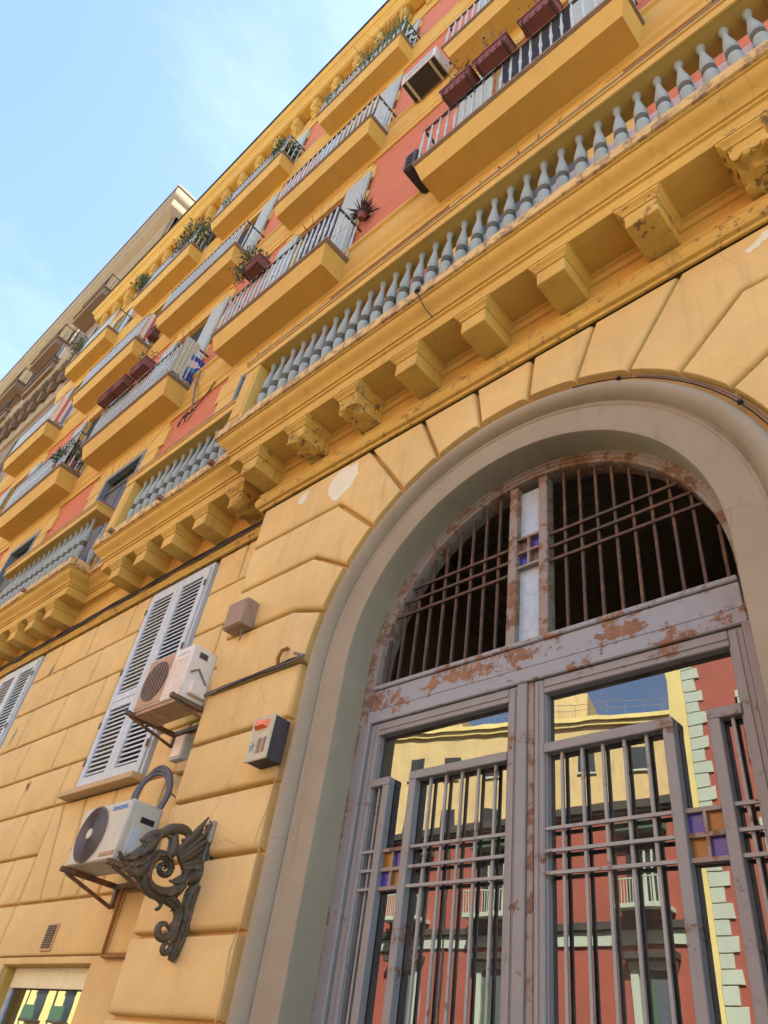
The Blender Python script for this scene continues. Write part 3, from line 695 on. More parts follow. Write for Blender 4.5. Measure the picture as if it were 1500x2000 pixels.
def balcony(b, f):
    cx, l, r = BAYS[b]; zb = {2: 10.45, 3: 14.67, 4: 19.0}[f]
    m = M(); pth = [(l, .0), (l, -.42), (r, -.42), (r, .0)]
    m.molding(pth, [(0, 0), (.085, .34), (.085, .35)], caps=False)
    m.poly([(l, .0, zb), (r, .0, zb), (r, -.42, zb), (l, -.42, zb)][::-1])
    m.v = [(v[0], v[1], v[2] + (zb if v[2] < 5 else 0)) for v in m.v]
    bo = m.build('balcony', 'plaster_balcony', B)
    M().box(l - .10, r + .10, -.52, .0, zb + .351, zb + .385, .003).box(l - .115, r + .115, -.535, 0, zb + .386, zb + .45, .006).build('floor_slab', 'slab_edge', bo)
    zt = zb + .45; H = .95; yr = -.49; lx, rx = l - .06, r + .06
    rl = M(); sp = .135 if f == 2 else .13
    def spindle(x, y):
        k = 6 if b in 'RA' else 5
        if f == 2 or b in 'RA':
            rl.lathe([(.013, .02), (.013, .06), (.02, .075), (.013, .09), (.015, .3), (.019, .42), (.026, .46), (.019, .5), (.015, .62), (.013, .84), (.02, .855), (.013, .87), (.013, .93)], (x, y, zt), k)
        else: rl.tube([(x, y, zt + .02), (x, y, zt + .93)], .014, 4)
    n = int((rx - lx) / sp)
    for i in range(n + 1): spindle(lx + (rx - lx) * i / n, yr)
    for xx in (lx, rx):
        for y in (-.36, -.235, -.11): spindle(xx, y)
    rl.build('railing', 'railing_grey', bo, smooth=50)
    hr = M(); hr.box(lx - .02, rx + .02, yr - .018, yr + .018, zt + .93, zt + .955, .003); hr.box(lx - .02, rx + .02, yr - .012, yr + .012, zt + .02, zt + .035)
    for xx in (lx, rx): hr.box(xx - .018, xx + .018, yr + .019, 0, zt + .93, zt + .955, .003); hr.box(xx - .012, xx + .012, yr + .013, 0, zt + .02, zt + .035)
    hr.build('handrail', 'handrail', bo)
    return bo
BAL = {}
for b in BAYS:
    for f in (2, 3, 4):
        BAL[(b, f)] = balcony(b, f)

# ---- roof cornice
rc = M(); pth = [(HX0, 8), (HX0, 0), (HX1, 0), (HX1, 8)]
rc.molding(pth, [(0, 22.2), (.04, 22.2), (.05, 22.3), (.03, 22.32), (.03, 22.5), (.07, 22.53), (.07, 22.6), (.0, 22.6), (.0, 23.62), (.32, 23.62), (.32, 23.70), (.36, 23.72), (.38, 23.80), (.44, 23.88), (.46, 23.90), (.46, 24.02), (.50, 24.04), (.53, 24.10), (.58, 24.16), (.58, 24.20)], caps=False)
rc = rc.build('roof_cornice', 'plaster_upper', B, smooth=30)
M().molding(pth, [(.3, 24.20), (.60, 24.20), (.62, 24.22), (.62, 24.30), (.6, 24.32), (-1, 24.4)], caps=False).build('gutter', 'roof_dark', B)
M().box(HX0, HX1, .0, 9, 24.1, 24.35).build('roof', 'roof_dark', B)
bk = None; x = HX0 + .35
while x < 2:
    if bk is None:
        m = M(); m.box(-.12, .12, -.27, 0, .62, 1.0, .01); m.box(-.10, .10, -.20, 0, .3, .62, .01); m.box(-.085, .085, -.12, 0, 0, .3, .01); m.box(-.05, .05, -.30, -.26, .68, .96, .01); m.box(-.04, .04, -.225, -.19, .3, .6, .01)
        m.tube([(-.11, -.22, .60), (.11, -.22, .60)], .055, 8); m.tube([(-.095, -.13, .29), (.095, -.13, .29)], .045, 8)
        m.v = [(v[0] + x, v[1], v[2] + 22.61) for v in m.v]; bk = m.build('bracket', 'plaster_upper', rc, smooth=30, loc=(x, 0, 22.61))
    else: inst(bk, rc, (x, 0, 22.61))
    if x + .84 < 2: M().box(x + .2, x + .64, -.29, -.03, 23.585, 23.62, .01).build('panel', 'plaster_balcony', rc)
    x += .84

# ================================================================== louvred shutters and shop window
slat_up = None
def shutter(x0, x1, z0, z1):
    global slat_up
    fo = M(); fo.box(x0, x0 + .035, -.012, .05, z0, z1, .003); fo.box(x1 - .035, x1, -.012, .05, z0, z1, .003); fo.box(x0 + .036, x1 - .036, -.012, .05, z1 - .05, z1, .003)
    fo = fo.build('window', 'shutter_grey', B); mid = (x0 + x1) / 2
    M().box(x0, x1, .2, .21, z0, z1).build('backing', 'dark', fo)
    for a, b in ((x0 + .038, mid - .002), (mid + .002, x1 - .038)):
        lf = M()
        for p, q in ((a, a + .075), (b - .075, b)): lf.box(p, q, -.032, .01, z0 + .015, z1 - .055, .004)
        for p, q in ((z1 - .15, z1 - .055), (4.49, 4.66), (z0 + .015, z0 + .13)): lf.box(a + .0755, b - .0755, -.030, .009, p, q, .004)
        lf.box(a + .078, a + .09, -.026, .008, z0 + .13, 4.49); lf.box(b - .09, b - .078, -.026, .008, z0 + .13, 4.49); lf.box(a + .078, a + .09, -.026, .008, 4.66, z1 - .15); lf.box(b - .09, b - .078, -.026, .008, 4.66, z1 - .15)
        lf.box(a + .0755, b - .0755, -.036, -.028, 4.572, 4.582)
        lf = lf.build('leaf', 'shutter_grey', fo)
        w_ = (b - a - .18)
        for lo, hi in ((z0 + .135, 4.485), (4.665, z1 - .155)):
            n = int(round((hi - lo) / .0505))
            for k in range(n):
                z = lo + (k + .5) * (hi - lo) / n; cx = (a + b) / 2
                if slat_up is None:
                    m = M(); m.add([(cx - w_ / 2, -.020, z - .011), (cx + w_ / 2, -.020, z - .011), (cx + w_ / 2, -.012, z - .011), (cx - w_ / 2, -.012, z - .011), (cx - w_ / 2, -.016, z + .010), (cx + w_ / 2, -.016, z + .010), (cx + w_ / 2, -.008, z + .010), (cx - w_ / 2, -.008, z + .010)], [(0, 1, 5, 4), (3, 7, 6, 2), (0, 3, 2, 1), (4, 5, 6, 7), (0, 4, 7, 3), (1, 2, 6, 5)])
                    0 and m.add([(cx - w_ / 2, -.022, z - .020), (cx + w_ / 2, -.022, z - .020), (cx + w_ / 2, -.018, z - .025), (cx - w_ / 2, -.018, z - .025), (cx - w_ / 2, .012, z + .014), (cx + w_ / 2, .012, z + .014), (cx + w_ / 2, .016, z + .009), (cx - w_ / 2, .016, z + .009)], [(0, 1, 5, 4), (3, 7, 6, 2), (0, 3, 2, 1), (4, 5, 6, 7), (0, 4, 7, 3), (1, 2, 6, 5)])
                    slat_up = m.build('slat', 'shutter_grey', lf, loc=(cx, 0, z))
                else: inst(slat_up, lf, (cx, 0, z))
        for z in (z0 + .25, 4.3, 4.9, z1 - .3):
            for p in (a - .012, ): pass
            M().box((a if a < mid - .3 else b) - .012, (a if a < mid - .3 else b) + .012, -.045, -.03, z, z + .07, .003).build('hinge', 'iron_bracket', lf)
    return fo
s1 = shutter(-7.215, -6.01, 3.665, 5.955); s2 = shutter(-11.24, -10.0, 3.665, 5.955)
M().box(-7.31, -5.98, -.11, .03, 3.605, 3.662, .006).build('sill', 'sill_plaster', s1); M().box(-11.33, -9.95, -.11, .03, 3.605, 3.662, .006).build('sill', 'sill_plaster', s2)
sw = M(); sw.box(-7.24, -7.19, .12, .18, .9, 2.245); sw.box(-5.84, -5.79, .12, .18, .9, 2.245); sw.box(-7.19, -5.84, .12, .18, .9, .96)
sw = sw.build('shop_window', 'shutter_grey', B)
M().box(-7.2, -5.83, .10, .118, 2.105, 2.245, .003).build('blind_box', 'blind_cream', sw)
M().box(-7.2, -5.83, .14, .146, .95, 2.13).build('pane', 'glass_shop', sw)
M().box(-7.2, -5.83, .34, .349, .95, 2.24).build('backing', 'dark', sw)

# ================================================================== fittings on the wall
def spl(pts, m=4):
    out = []
    for i in range(len(pts) - 1):
        p = [pts[max(i - 1, 0)], pts[i], pts[i + 1], pts[min(i + 2, len(pts) - 1)]]
        for j in range(m):
            u = j / m; out.append(tuple(.5 * (2 * p[1][k] + (p[2][k] - p[0][k]) * u + (2 * p[0][k] - 5 * p[1][k] + 4 * p[2][k] - p[3][k]) * u * u + (3 * p[1][k] - p[0][k] - 3 * p[2][k] + p[3][k]) * u ** 3) for k in range(len(pts[0]))))
    return out + [pts[-1]]
# peeled paint patches: bare plaster, a few millimetres proud, on the arch stones
def patch(pts, yw=-.24, par=None, mat='bare_plaster'):
    p = [(x + random.uniform(-.006, .006), z + random.uniform(-.006, .006)) for x, z in pts]
    q = []
    for i in range(len(p)):
        a, b = p[i], p[(i + 1) % len(p)]; q.append(a)
        for t in (.25, .5, .75): q.append((a[0] + (b[0] - a[0]) * t + random.uniform(-.012, .012), a[1] + (b[1] - a[1]) * t + random.uniform(-.012, .012)))
    M().prism(q[::-1], yw - .0025, yw + .001).build('peeled_patch', mat, par or pw)
patch([(-3.988, 5.76), (-3.95, 5.878), (-3.829, 5.945), (-3.64, 5.921), (-3.612, 5.76), (-3.691, 5.645), (-3.792, 5.589), (-3.852, 5.565), (-3.941, 5.68)])
patch([(-4.4, 5.813), (-4.4, 5.871), (-4.352, 5.897), (-4.244, 5.909), (-4.272, 5.848), (-4.292, 5.792), (-4.329, 5.765)])
patch([(-.405, 5.822), (-.34, 5.872), (-.299, 5.908), (-.15, 5.93), (-.2, 5.86), (-.308, 5.824), (-.347, 5.799), (-.39, 5.787)])

patch([(-9.50, 5.53), (-9.48, 5.62), (-9.43, 5.66), (-9.42, 5.57), (-9.45, 5.53)], .0, lw, 'grey_cement')
patch([(-9.72, 4.62), (-9.70, 4.75), (-9.66, 4.86), (-9.63, 4.80), (-9.67, 4.66)], .0, lw, 'grey_cement')
# air conditioner, newer one, over the shop window
def screw_bracket(t, x0, x1, z, yb, yf, mat, drop=.14):
    for x in (x0, x1):
        m = M(); m.box(x - .02, x + .02, yf, yb, z - .035, z, .003); m.box(x - .018, x + .018, yb - .03, yb, z - drop, z - .036); m.tube([(x, yf + .05, z - .035), (x, yb - .02, z - drop)], .014, 4)
        m.build('support_arm', mat, t)
    M().box(x0, x1, yb - .05, yb - .01, z - .04, z - .005).build('cross_rail', mat, t)
t = thing('air_conditioner', 'newer light grey air conditioner with round fan grille beside the dragon bracket', 'air conditioner', (-5.39, 0, 2.72), 'air conditioners on the lower wall')
x0, x1, z0, z1, yf, yb = -5.75, -5.06, 2.765, 3.175, -.47, -.21
bd = M().box(x0, x1, yf, yb, z0, z1, .012).build('body', 'ac_white', t, smooth=40)
fc = (x0 + .235, (z0 + z1) / 2)
def disc(cx, cz, y, r, n=32, th=.006): return M().prism([(cx + r * math.cos(-2 * math.pi * k / n), cz + r * math.sin(-2 * math.pi * k / n)) for k in range(n)][::-1], y, y + th)
disc(fc[0], fc[1], yf - .004, .192, th=.012).build('fan_well', 'box_dark', t)
gm = M()
for r in [.022 + .0102 * k for k in range(17)]: gm.tube([(fc[0] + r * math.cos(2 * math.pi * k / 28), yf - .012, fc[1] + r * math.sin(2 * math.pi * k / 28)) for k in range(29)], .0030, 4, caps=False)
for k in range(16): a = 2 * math.pi * k / 16; gm.tube([(fc[0] + .03 * math.cos(a), yf - .009, fc[1] + .03 * math.sin(a)), (fc[0] + .19 * math.cos(a + .35), yf - .009, fc[1] + .19 * math.sin(a + .35))], .0025, 4)
gm.tube([(fc[0] + .194 * math.cos(2 * math.pi * k / 32), yf - .006, fc[1] + .194 * math.sin(2 * math.pi * k / 32)) for k in range(33)], .006, 6, caps=False)
gm.build('fan_grille', 'ac_grille', t); disc(fc[0], fc[1], yf - .02, .036, 20, .01).build('hub', 'ac_white', t)
M().box(x0 + .47, x1 - .03, yf - .004, yf + .01, z0 + .03, z0 + .06, .002).build('lower_trim', 'ac_dirty', t)
text('SAMSUNG', .046, 'text_blue', t, (x1 - .15, yf - .002, z1 - .05), (R(90), 0, 0))
sdm = M(); sdm.box(x1 - .002, x1 + .008, yf + .05, yb - .02, z0 + .05, z1 - .03, .003); sdm.build('side_cover', 'ac_white', t)
M().box(x1 + .004, x1 + .010, yf + .10, yb - .05, z1 - .14, z1 - .10).build('handle_slot', 'dark', t); M().box(x1 + .006, x1 + .0105, yf + .055, yf + .13, z0 + .07, z0 + .23, .002).build('rating_label', 'ac_label', t)
screw_bracket(t, x0 + .02, x1 - .02, z0, 0.0, yf - .03, 'iron_bracket', .16)
cm = M()
for d in (0, .03, .055): cm.tube([(-5.45 - d, -.24, 3.17), (-5.53 - d, -.22, 3.34), (-5.56 - d * .7, -.18, 3.46), (-5.49, -.14, 3.535 + d), (-5.36 + d * .6, -.12, 3.50 + d * .6), (-5.27 + d * .7, -.12, 3.37), (-5.26 + d * .6, -.16, 3.2), (-5.18 + d * .5, -.24, 3.06), (-5.07, -.30, 2.95)], .017, 8) if 0 else cm.tube(spl([(-5.45 - d, -.24, 3.17), (-5.53 - d, -.22, 3.34), (-5.56 - d * .7, -.18, 3.46), (-5.49, -.14, 3.535 + d), (-5.36 + d * .6, -.12, 3.50 + d * .6), (-5.27 + d * .7, -.12, 3.37), (-5.26 + d * .6, -.16, 3.2), (-5.18 + d * .5, -.24, 3.06), (-5.07, -.30, 2.95)]), .0155, 9)
cm.tube([(-5.24, -.1, 3.36), (-5.14, -.04, 3.30), (-5.05, -.02, 3.36)], .006, 5); cm.build('hose', 'conduit', t, smooth=60)

# air conditioner, older dirty one, in front of the shutter
t = thing('air_conditioner', 'old dirty cream air conditioner with rusty square fan opening in front of the louvred shutter', 'air conditioner', (-5.28, 0, 3.9), 'air conditioners on the lower wall')
x0, x1, z0, z1, yf, yb = -5.63, -4.965, 3.955, 4.42, -.46, -.22
M().box(x0, x1, yf, yb, z0, z1, .012).build('body', 'ac_old', t, smooth=40)
M().box(x0 + .012, x0 + .40, yf - .004, yf + .01, z0 + .012, z1 - .012, .003).build('fan_panel', 'ac_dirty', t)
fc = (x0 + .205, (z0 + z1) / 2); disc(fc[0], fc[1], yf - .008, .178, th=.01).build('fan_well', 'box_dark', t)
gm = M()
for k in range(-3, 4): 
    xx = fc[0] + k * .046; hh = math.sqrt(.178 ** 2 - (k * .046) ** 2); gm.tube([(xx, yf - .013, fc[1] - hh), (xx, yf - .013, fc[1] + hh)], .0028, 4)
gm.build('fan_grille', 'ac_dirty', t)
bl = M()
for k in range(3): a = k * 2.09 + .4; bl.add([(fc[0], yf - .0095, fc[1]), (fc[0] + .15 * math.cos(a), yf - .0095, fc[1] + .15 * math.sin(a)), (fc[0] + .15 * math.cos(a + .8), yf - .0095, fc[1] + .15 * math.sin(a + .8))], [(0, 1, 2)])
bl.build('fan_blades', 'wicker', t)
gm = M()
for k in range(14): gm.box(x0 + .42, x1 - .025, yf - .004, yf + .004, z0 + .04 + k * .024, z0 + .052 + k * .024, .001)
gm.build('louvre_panel', 'ac_old', t); M().box(x0 + .45, x1 - .06, yf - .003, yf, z1 - .075, z1 - .05).build('badge', 'ac_label', t)
M().box(x1 - .003, x1 + .05, yf + .06, yb - .03, z0 + .04, z0 + .15, .01).build('valve_cover', 'ac_old', t); M().box(x1 - .003, x1 + .004, yf + .07, yf + .15, z1 - .10, z1 - .05).build('handle_slot', 'box_dark', t)
M().tube([(x1 + .006, yf + .04, z0 + .22), (x1 + .01, yf + .1, z0 + .27), (x1 + .01, yb - .03, z0 + .16)], .008, 6).build('side_pipe', 'cable_grey', t)
screw_bracket(t, x0 - .0, x1 - .0, z0, .0, yf - .06, 'iron_bracket', .12); M().box(x0 + .03, x1 - .03, yf + .02, yb, z0 - .03, z0 - .002).build('drip_tray', 'ac_dirty', t)

# small boxes
t = thing('junction_box', 'weathered brown junction box high on the portal pier', 'box', (-4.67, -.24, 4.53))
M().box(-4.80, -4.54, -.36, -.235, 4.535, 4.785, .012).build('case', 'box_brown', t, smooth=40); M().box(-4.79, -4.55, -.366, -.359, 4.545, 4.775, .003).build('lid', 'box_brown', t); M().tube([(-4.61, -.3, 4.54), (-4.6, -.29, 4.47), (-4.62, -.28, 4.43)], .006, 5).build('wire', 'cable_grey', t)
t = thing('alarm_box', 'steel alarm siren box with orange lamp beside the arch', 'alarm', (-3.86, -.24, 3.27))
M().box(-3.965, -3.755, -.36, -.235, 3.285, 3.575, .006).build('case', 'box_dark', t); M().box(-3.972, -3.748, -.375, -.361, 3.278, 3.582, .005).build('front', 'box_steel', t)
lm = M(); lm.add([(-3.93, -.376, 3.49), (-3.80, -.376, 3.49), (-3.79, -.376, 3.545), (-3.92, -.376, 3.56), (-3.91, -.405, 3.503), (-3.82, -.405, 3.503), (-3.81, -.40, 3.535), (-3.905, -.40, 3.545)], [(0, 1, 5, 4), (1, 2, 6, 5), (2, 3, 7, 6), (3, 0, 4, 7), (4, 5, 6, 7)]); lm.build('lamp', 'lamp_orange', t)
star = [(-3.92 + (.036 if k % 2 == 0 else .015) * math.sin(k * math.pi / 5), 3.375 + (.04 if k % 2 == 0 else .016) * math.cos(k * math.pi / 5)) for k in range(10)]
M().prism(star[::-1], -.3775, -.374).build('emblem', 'decal_blue', t)
M().box(-3.868, -3.828, -.377, -.374, 3.325, 3.425).build('decal', 'decal_brown', t); M().box(-3.815, -3.785, -.377, -.374, 3.325, 3.425).build('decal', 'decal_brown', t)
t = thing('meter_box', 'small pale meter box on the wall under the old air conditioner', 'box', (-5.4, 0, 3.66))
M().box(-5.47, -5.31, -.09, .0, 3.66, 3.87, .008).build('case', 'ac_label', t, smooth=40); M().box(-5.46, -5.32, -.097, -.089, 3.68, 3.86, .003).build('lid', 'ac_old', t); M().box(-5.40, -5.25, -.05, 0, 3.56, 3.655, .01).build('clamp', 'sill_plaster', t)
t = thing('vent_grille', 'small louvred vent grille in the stone band above the shop window', 'grille', (-6.57, 0, 2.34))
M().box(-6.66, -6.485, -.012, .004, 2.335, 2.535, .005).build('frame', 'grille_frame', t)
for k in range(10): M().box(-6.645, -6.505, -.02, -.011, 2.36 + k * .0165, 2.37 + k * .0165).build('slat', 'grille_dark', t)
t = thing('wall_hook', 'small rusty eyelet cover on the stones left of the shutter', 'hook', (-8.44, 0, 3.9))
M().box(-8.47, -8.41, -.012, .002, 3.87, 3.97, .004).build('plate', 'grille_frame', t); M().box(-8.45, -8.43, -.02, -.01, 3.895, 3.945).build('slot', 'dark', t)
t = thing('drain_pipe', 'thin rusty drain pipe dropping from the newer air conditioner', 'pipe', (-5.6, -.02, 2.3))
M().tube([(-5.62, -.03, 2.74), (-5.61, -.03, 2.5), (-5.605, -.03, 2.33)], .014, 8).build('pipe', 'pipe_ochre', t, smooth=60); M().tube([(-5.605, -.03, 2.33), (-5.6, -.03, 2.29), (-5.56, -.03, 2.285), (-5.3, -.03, 2.285), (-4.95, -.05, 2.29)], .014, 8).build('elbow', 'pipe_ochre', t, smooth=60)
t = thing('wire', 'thin loose pale cable hanging along the left edge of the grey portal frame', 'cable', (-3.76, -.25, 2.3))
M().tube([(-3.74, -.26, 3.25), (-3.76, -.262, 3.0), (-3.79, -.265, 2.9), (-3.79, -.27, 2.82), (-3.74, -.262, 2.76), (-3.745, -.262, 2.5), (-3.75, -.262, 2.38), (-3.785, -.27, 2.25), (-3.77, -.262, 2.1), (-3.775, -.262, 1.7)], .0035, 6).build('strand', 'grille_frame', t, smooth=60)

# cable bundles
def cable_run(name, label, pts, n, r, spread, mats=('cable_black', 'cable_grey')):
    t = thing(name, label, 'cable', pts[0])
    rnd = random.Random(len(pts) * 7 + n)
    for k in range(n):
        o1, o2 = rnd.uniform(-spread, spread), rnd.uniform(-spread, spread); q = []
        for i in range(len(pts) - 1):
            a, b = Vector(pts[i]), Vector(pts[i + 1]); m = max(2, int((b - a).length / .22))
            for j in range(m):
                p = a.lerp(b, j / m); q.append((p.x, p.y + o1 * .4 + rnd.uniform(-.004, .004), p.z + o2 + rnd.uniform(-1, 1) * spread * .5))
        q.append(pts[-1]); M().tube(q, r * rnd.uniform(.7, 1.2), 6).build('strand', mats[k % len(mats)], t, smooth=60)
    return t
cable_run('cable_bundle', 'long sagging bundle of dark cables along the ledge above the louvred shutters', [(-21, -.075, 6.10), (-4.97, -.075, 6.10)], 6, .010, .024, ('cable_black', 'box_dark', 'cable_black'))
cable_run('cable_bundle', 'short bundle of dark cables in the pier joint right of the old air conditioner', [(-4.95, -.26, 4.03), (-4.4, -.265, 4.045), (-4.05, -.265, 4.04), (-3.74, -.275, 4.045)], 5, .010, .014)
t = thing('cable_stub', 'cut cable stubs sticking up above the pier cables near the arch', 'cable', (-4.0, -.26, 4.04))
M().tube([(-4.03, -.26, 4.04), (-4.01, -.29, 4.10), (-4.0, -.28, 4.16), (-3.97, -.25, 4.19)], .014, 7).build('strand', 'pipe_ochre', t, smooth=60); M().tube([(-3.73, -.275, 4.045), (-3.79, -.28, 4.07), (-3.85, -.275, 4.10)], .012, 7).build('strand', 'cable_grey', t, smooth=60)
q = [(CX + 1.64 * math.cos(R(a)), -.215, CZ + 1.64 * math.sin(R(a))) for a in range(72, -1, -4)] + [(CX + 1.64, -.215, 3.0), (CX + 1.64, -.215, 1.0)]
t = thing('arch_cable', 'thin black cable following the right outer edge of the grey arch', 'cable', q[0])
M().tube(q, .0045, 6).build('strand', 'cable_black', t, smooth=60); M().tube([(p[0] + .018, p[1], p[2] + .005) for p in q[4:]],   .006, 6).build('strand', 'cable_grey', t, smooth=60)
for k in (3, 11, 16): p = Vector(q[k]); M().box(p.x - .008, p.x + .022, -.23, -.2, p.z - .009, p.z + .009, .003).build('clip', 'cable_black', t)
t = thing('rail_cable', 'dark cable drooping over the balustrade slab and down the cornice', 'cable', (-2.62, -.8, 6.8))
M().tube([(-2.62, -.72, 6.9), (-2.62, -.80, 6.87), (-2.62, -.81, 6.82)], .024, 8).build('nozzle', 'cable_black', t, smooth=60)
M().tube([(-2.62, -.812, 6.81), (-2.60, -.80, 6.74), (-2.58, -.72, 6.64), (-2.55, -.66, 6.58)], .005, 5).build('strand', 'cable_black', t, smooth=60)

# ---- cast-iron dragon bracket: profile worked in the plane at right angles to the wall
DX = -4.33
DRG={'spine':[[(-0.263,2.972,0.03),(-0.24,2.89,0.035),(-0.235,2.833,0.035),(-0.23,2.768,0.04),(-0.2,2.72,0.05),(-0.198,2.664,0.05),(-0.222,2.612,0.05),(-0.252,2.559,0.05),(-0.255,2.505,0.045),(-0.249,2.441,0.045),(-0.242,2.378,0.045),(-0.251,2.325,0.045),(-0.259,2.27,0.04),(-0.267,2.203,0.02)],[(-0.445,2.508,0.03),(-0.392,2.492,0.04),(-0.339,2.475,0.035),(-0.306,2.435,0.035),(-0.303,2.385,0.032),(-0.303,2.339,0.03),(-0.293,2.299,0.03)],[(-0.301,2.691,0.02),(-0.271,2.709,0.03),(-0.235,2.696,0.035),(-0.243,2.666,0.035),(-0.284,2.645,0.03),(-0.315,2.614,0.03)]],'ring':[[(-0.491,2.639,0.006),(-0.477,2.648,0.01),(-0.486,2.663,0.013),(-0.511,2.66,0.016),(-0.522,2.637,0.018),(-0.505,2.615,0.02),(-0.469,2.612,0.022),(-0.443,2.637,0.024),(-0.448,2.672,0.026),(-0.487,2.702,0.03),(-0.535,2.706,0.034),(-0.574,2.685,0.038),(-0.597,2.643,0.042),(-0.599,2.593,0.045),(-0.59,2.556,0.045),(-0.56,2.525,0.045),(-0.513,2.508,0.045),(-0.457,2.509,0.045),(-0.404,2.523,0.045),(-0.359,2.557,0.04),(-0.334,2.6,0.038),(-0.308,2.643,0.035),(-0.273,2.68,0.03)],[(-0.489,2.505,0.04),(-0.458,2.483,0.03),(-0.443,2.461,0.018),(-0.446,2.439,0.013),(-0.46,2.425,0.012),(-0.468,2.431,0.008)]],'neck':[[(-0.362,2.852,0.02),(-0.398,2.88,0.03),(-0.444,2.887,0.035),(-0.494,2.873,0.038),(-0.535,2.853,0.036),(-0.561,2.828,0.034),(-0.59,2.812,0.034),(-0.619,2.798,0.034),(-0.647,2.78,0.032),(-0.673,2.758,0.026),(-0.693,2.738,0.016)],[(-0.511,2.823,0.006),(-0.499,2.824,0.01),(-0.509,2.81,0.011),(-0.532,2.816,0.012),(-0.528,2.836,0.014),(-0.497,2.848,0.016),(-0.473,2.827,0.018)],[(-0.438,2.824,0.01),(-0.417,2.825,0.012),(-0.405,2.841,0.013),(-0.402,2.859,0.012),(-0.424,2.859,0.01)],[(-0.49,2.831,0.035),(-0.473,2.78,0.04),(-0.473,2.743,0.04),(-0.49,2.71,0.03)],[(-0.434,2.909,0.004),(-0.402,2.883,0.014),(-0.368,2.858,0.014)],[(-0.617,2.764,0.028),(-0.653,2.752,0.02),(-0.677,2.734,0.012)]],'mane':[[(-0.596,2.798,0.03),(-0.619,2.754,0.042),(-0.642,2.71,0.045),(-0.677,2.673,0.042),(-0.718,2.636,0.035),(-0.756,2.616,0.025),(-0.789,2.622,0.016),(-0.808,2.647,0.008)],[(-0.616,2.691,0.04),(-0.639,2.648,0.042),(-0.666,2.618,0.04),(-0.701,2.597,0.03),(-0.743,2.592,0.02),(-0.776,2.599,0.01)],[(-0.6,2.678,0.03),(-0.626,2.617,0.035),(-0.648,2.575,0.035),(-0.694,2.566,0.028),(-0.745,2.571,0.012)],[(-0.643,2.592,0.005),(-0.636,2.6,0.009),(-0.65,2.607,0.011),(-0.667,2.594,0.013),(-0.658,2.572,0.016),(-0.626,2.564,0.018),(-0.608,2.586,0.02),(-0.618,2.619,0.025),(-0.618,2.654,0.025)]],'tail_scroll':[[(-0.335,2.348,0.01),(-0.36,2.367,0.014),(-0.388,2.367,0.018),(-0.409,2.347,0.022),(-0.406,2.319,0.025),(-0.384,2.299,0.026),(-0.35,2.299,0.026),(-0.323,2.317,0.026),(-0.313,2.349,0.028),(-0.309,2.383,0.03)],[(-0.32,2.281,0.01),(-0.339,2.272,0.014),(-0.35,2.25,0.018),(-0.333,2.229,0.02),(-0.304,2.24,0.022),(-0.292,2.267,0.022),(-0.303,2.289,0.022)]]}

WNG=[(-0.293,3.008),(-0.305,2.971),(-0.258,2.939),(-0.246,2.888),(-0.249,2.844),(-0.268,2.775),(-0.304,2.723),(-0.325,2.68),(-0.354,2.644),(-0.391,2.602),(-0.441,2.586)]
t = thing('dragon_bracket', 'dark cast-iron winged dragon scroll bracket projecting from the portal pier', 'bracket', (DX, -.24, 2.2))
rnd = random.Random(3)
for part, strands in DRG.items():
    m = M()
    for si, s in enumerate(strands):
        q = spl(s); m.tube([(DX + (si % 3 - 1) * .008, a, b) for a, b, r in q], [max(r, .004) * (.9 if part == 'mane' else .9) for a, b, r in q], 9)
        if part in ('spine', 'mane', 'ring') and len(s) > 4:        # acanthus ridges along the strand
            for off in (-1, 1): m.tube([(DX + off * max(r, .004) * .86, a + .004 * math.sin(i * 1.7), b + .004 * math.cos(i * 1.3)) for i, (a, b, r) in enumerate(q)], [max(r, .004) * .30 for a, b, r in q], 6)
        if part in ('mane', 'spine'):
            for i in range(1, len(q) - 1, 1 if part == 'mane' else 2):
                a, b, r = q[i]; an = rnd.uniform(0, 6.28); d = r * rnd.uniform(1.1, 1.9)
                m.tube([(DX + rnd.uniform(-.02, .02), a, b), (DX + rnd.uniform(-.03, .03), a + d * .6 * math.cos(an), b + d * .6 * math.sin(an)), (DX + rnd.uniform(-.03, .03), a + d * math.cos(an + .6), b + d * math.sin(an + .6))], [r * .4, r * .28, r * .06], 6)
    m.build(part, 'cast_iron', t, smooth=60)
m = M(); rt = (-.45, 2.70)
for i, (a, b) in enumerate(WNG):
    ro = (rt[0] + .012 * i - .0, rt[1] + .05 - .012 * i); mid = ((ro[0] + a) / 2 + .02, (ro[1] + b) / 2 + (.02 if i < 5 else -.01))
    q = spl([(*ro, .012), (*mid, .02), (a, b, .006)], 6); m.tube([(DX + .012 - .004 * (i % 3), y, z) for y, z, r in q], [r * 1.0 for _, _, r in q], 8, flat=(0, .9))
for i in range(len(WNG) - 1):
    a, b = WNG[i], WNG[i + 1]; ro = (rt[0] + .012 * i, rt[1] + .05 - .012 * i); e = (a[0] * .48 + b[0] * .42 + ro[0] * .1, a[1] * .48 + b[1] * .42 + ro[1] * .1)
    mid = ((ro[0] + e[0]) / 2 + .015, (ro[1] + e[1]) / 2); q = spl([(*ro, .012), (*mid, .022), (*e, .008)], 6); m.tube([(DX - .004, y, z) for y, z, r in q], [r * 1.0 for _, _, r in q], 8, flat=(0, .6))
m.build('wing', 'cast_iron', t, smooth=60)
M().box(DX - .045, DX + .045, -.262, -.238, 2.86, 3.0, .01).build('wall_plate', 'grey_cement', t)

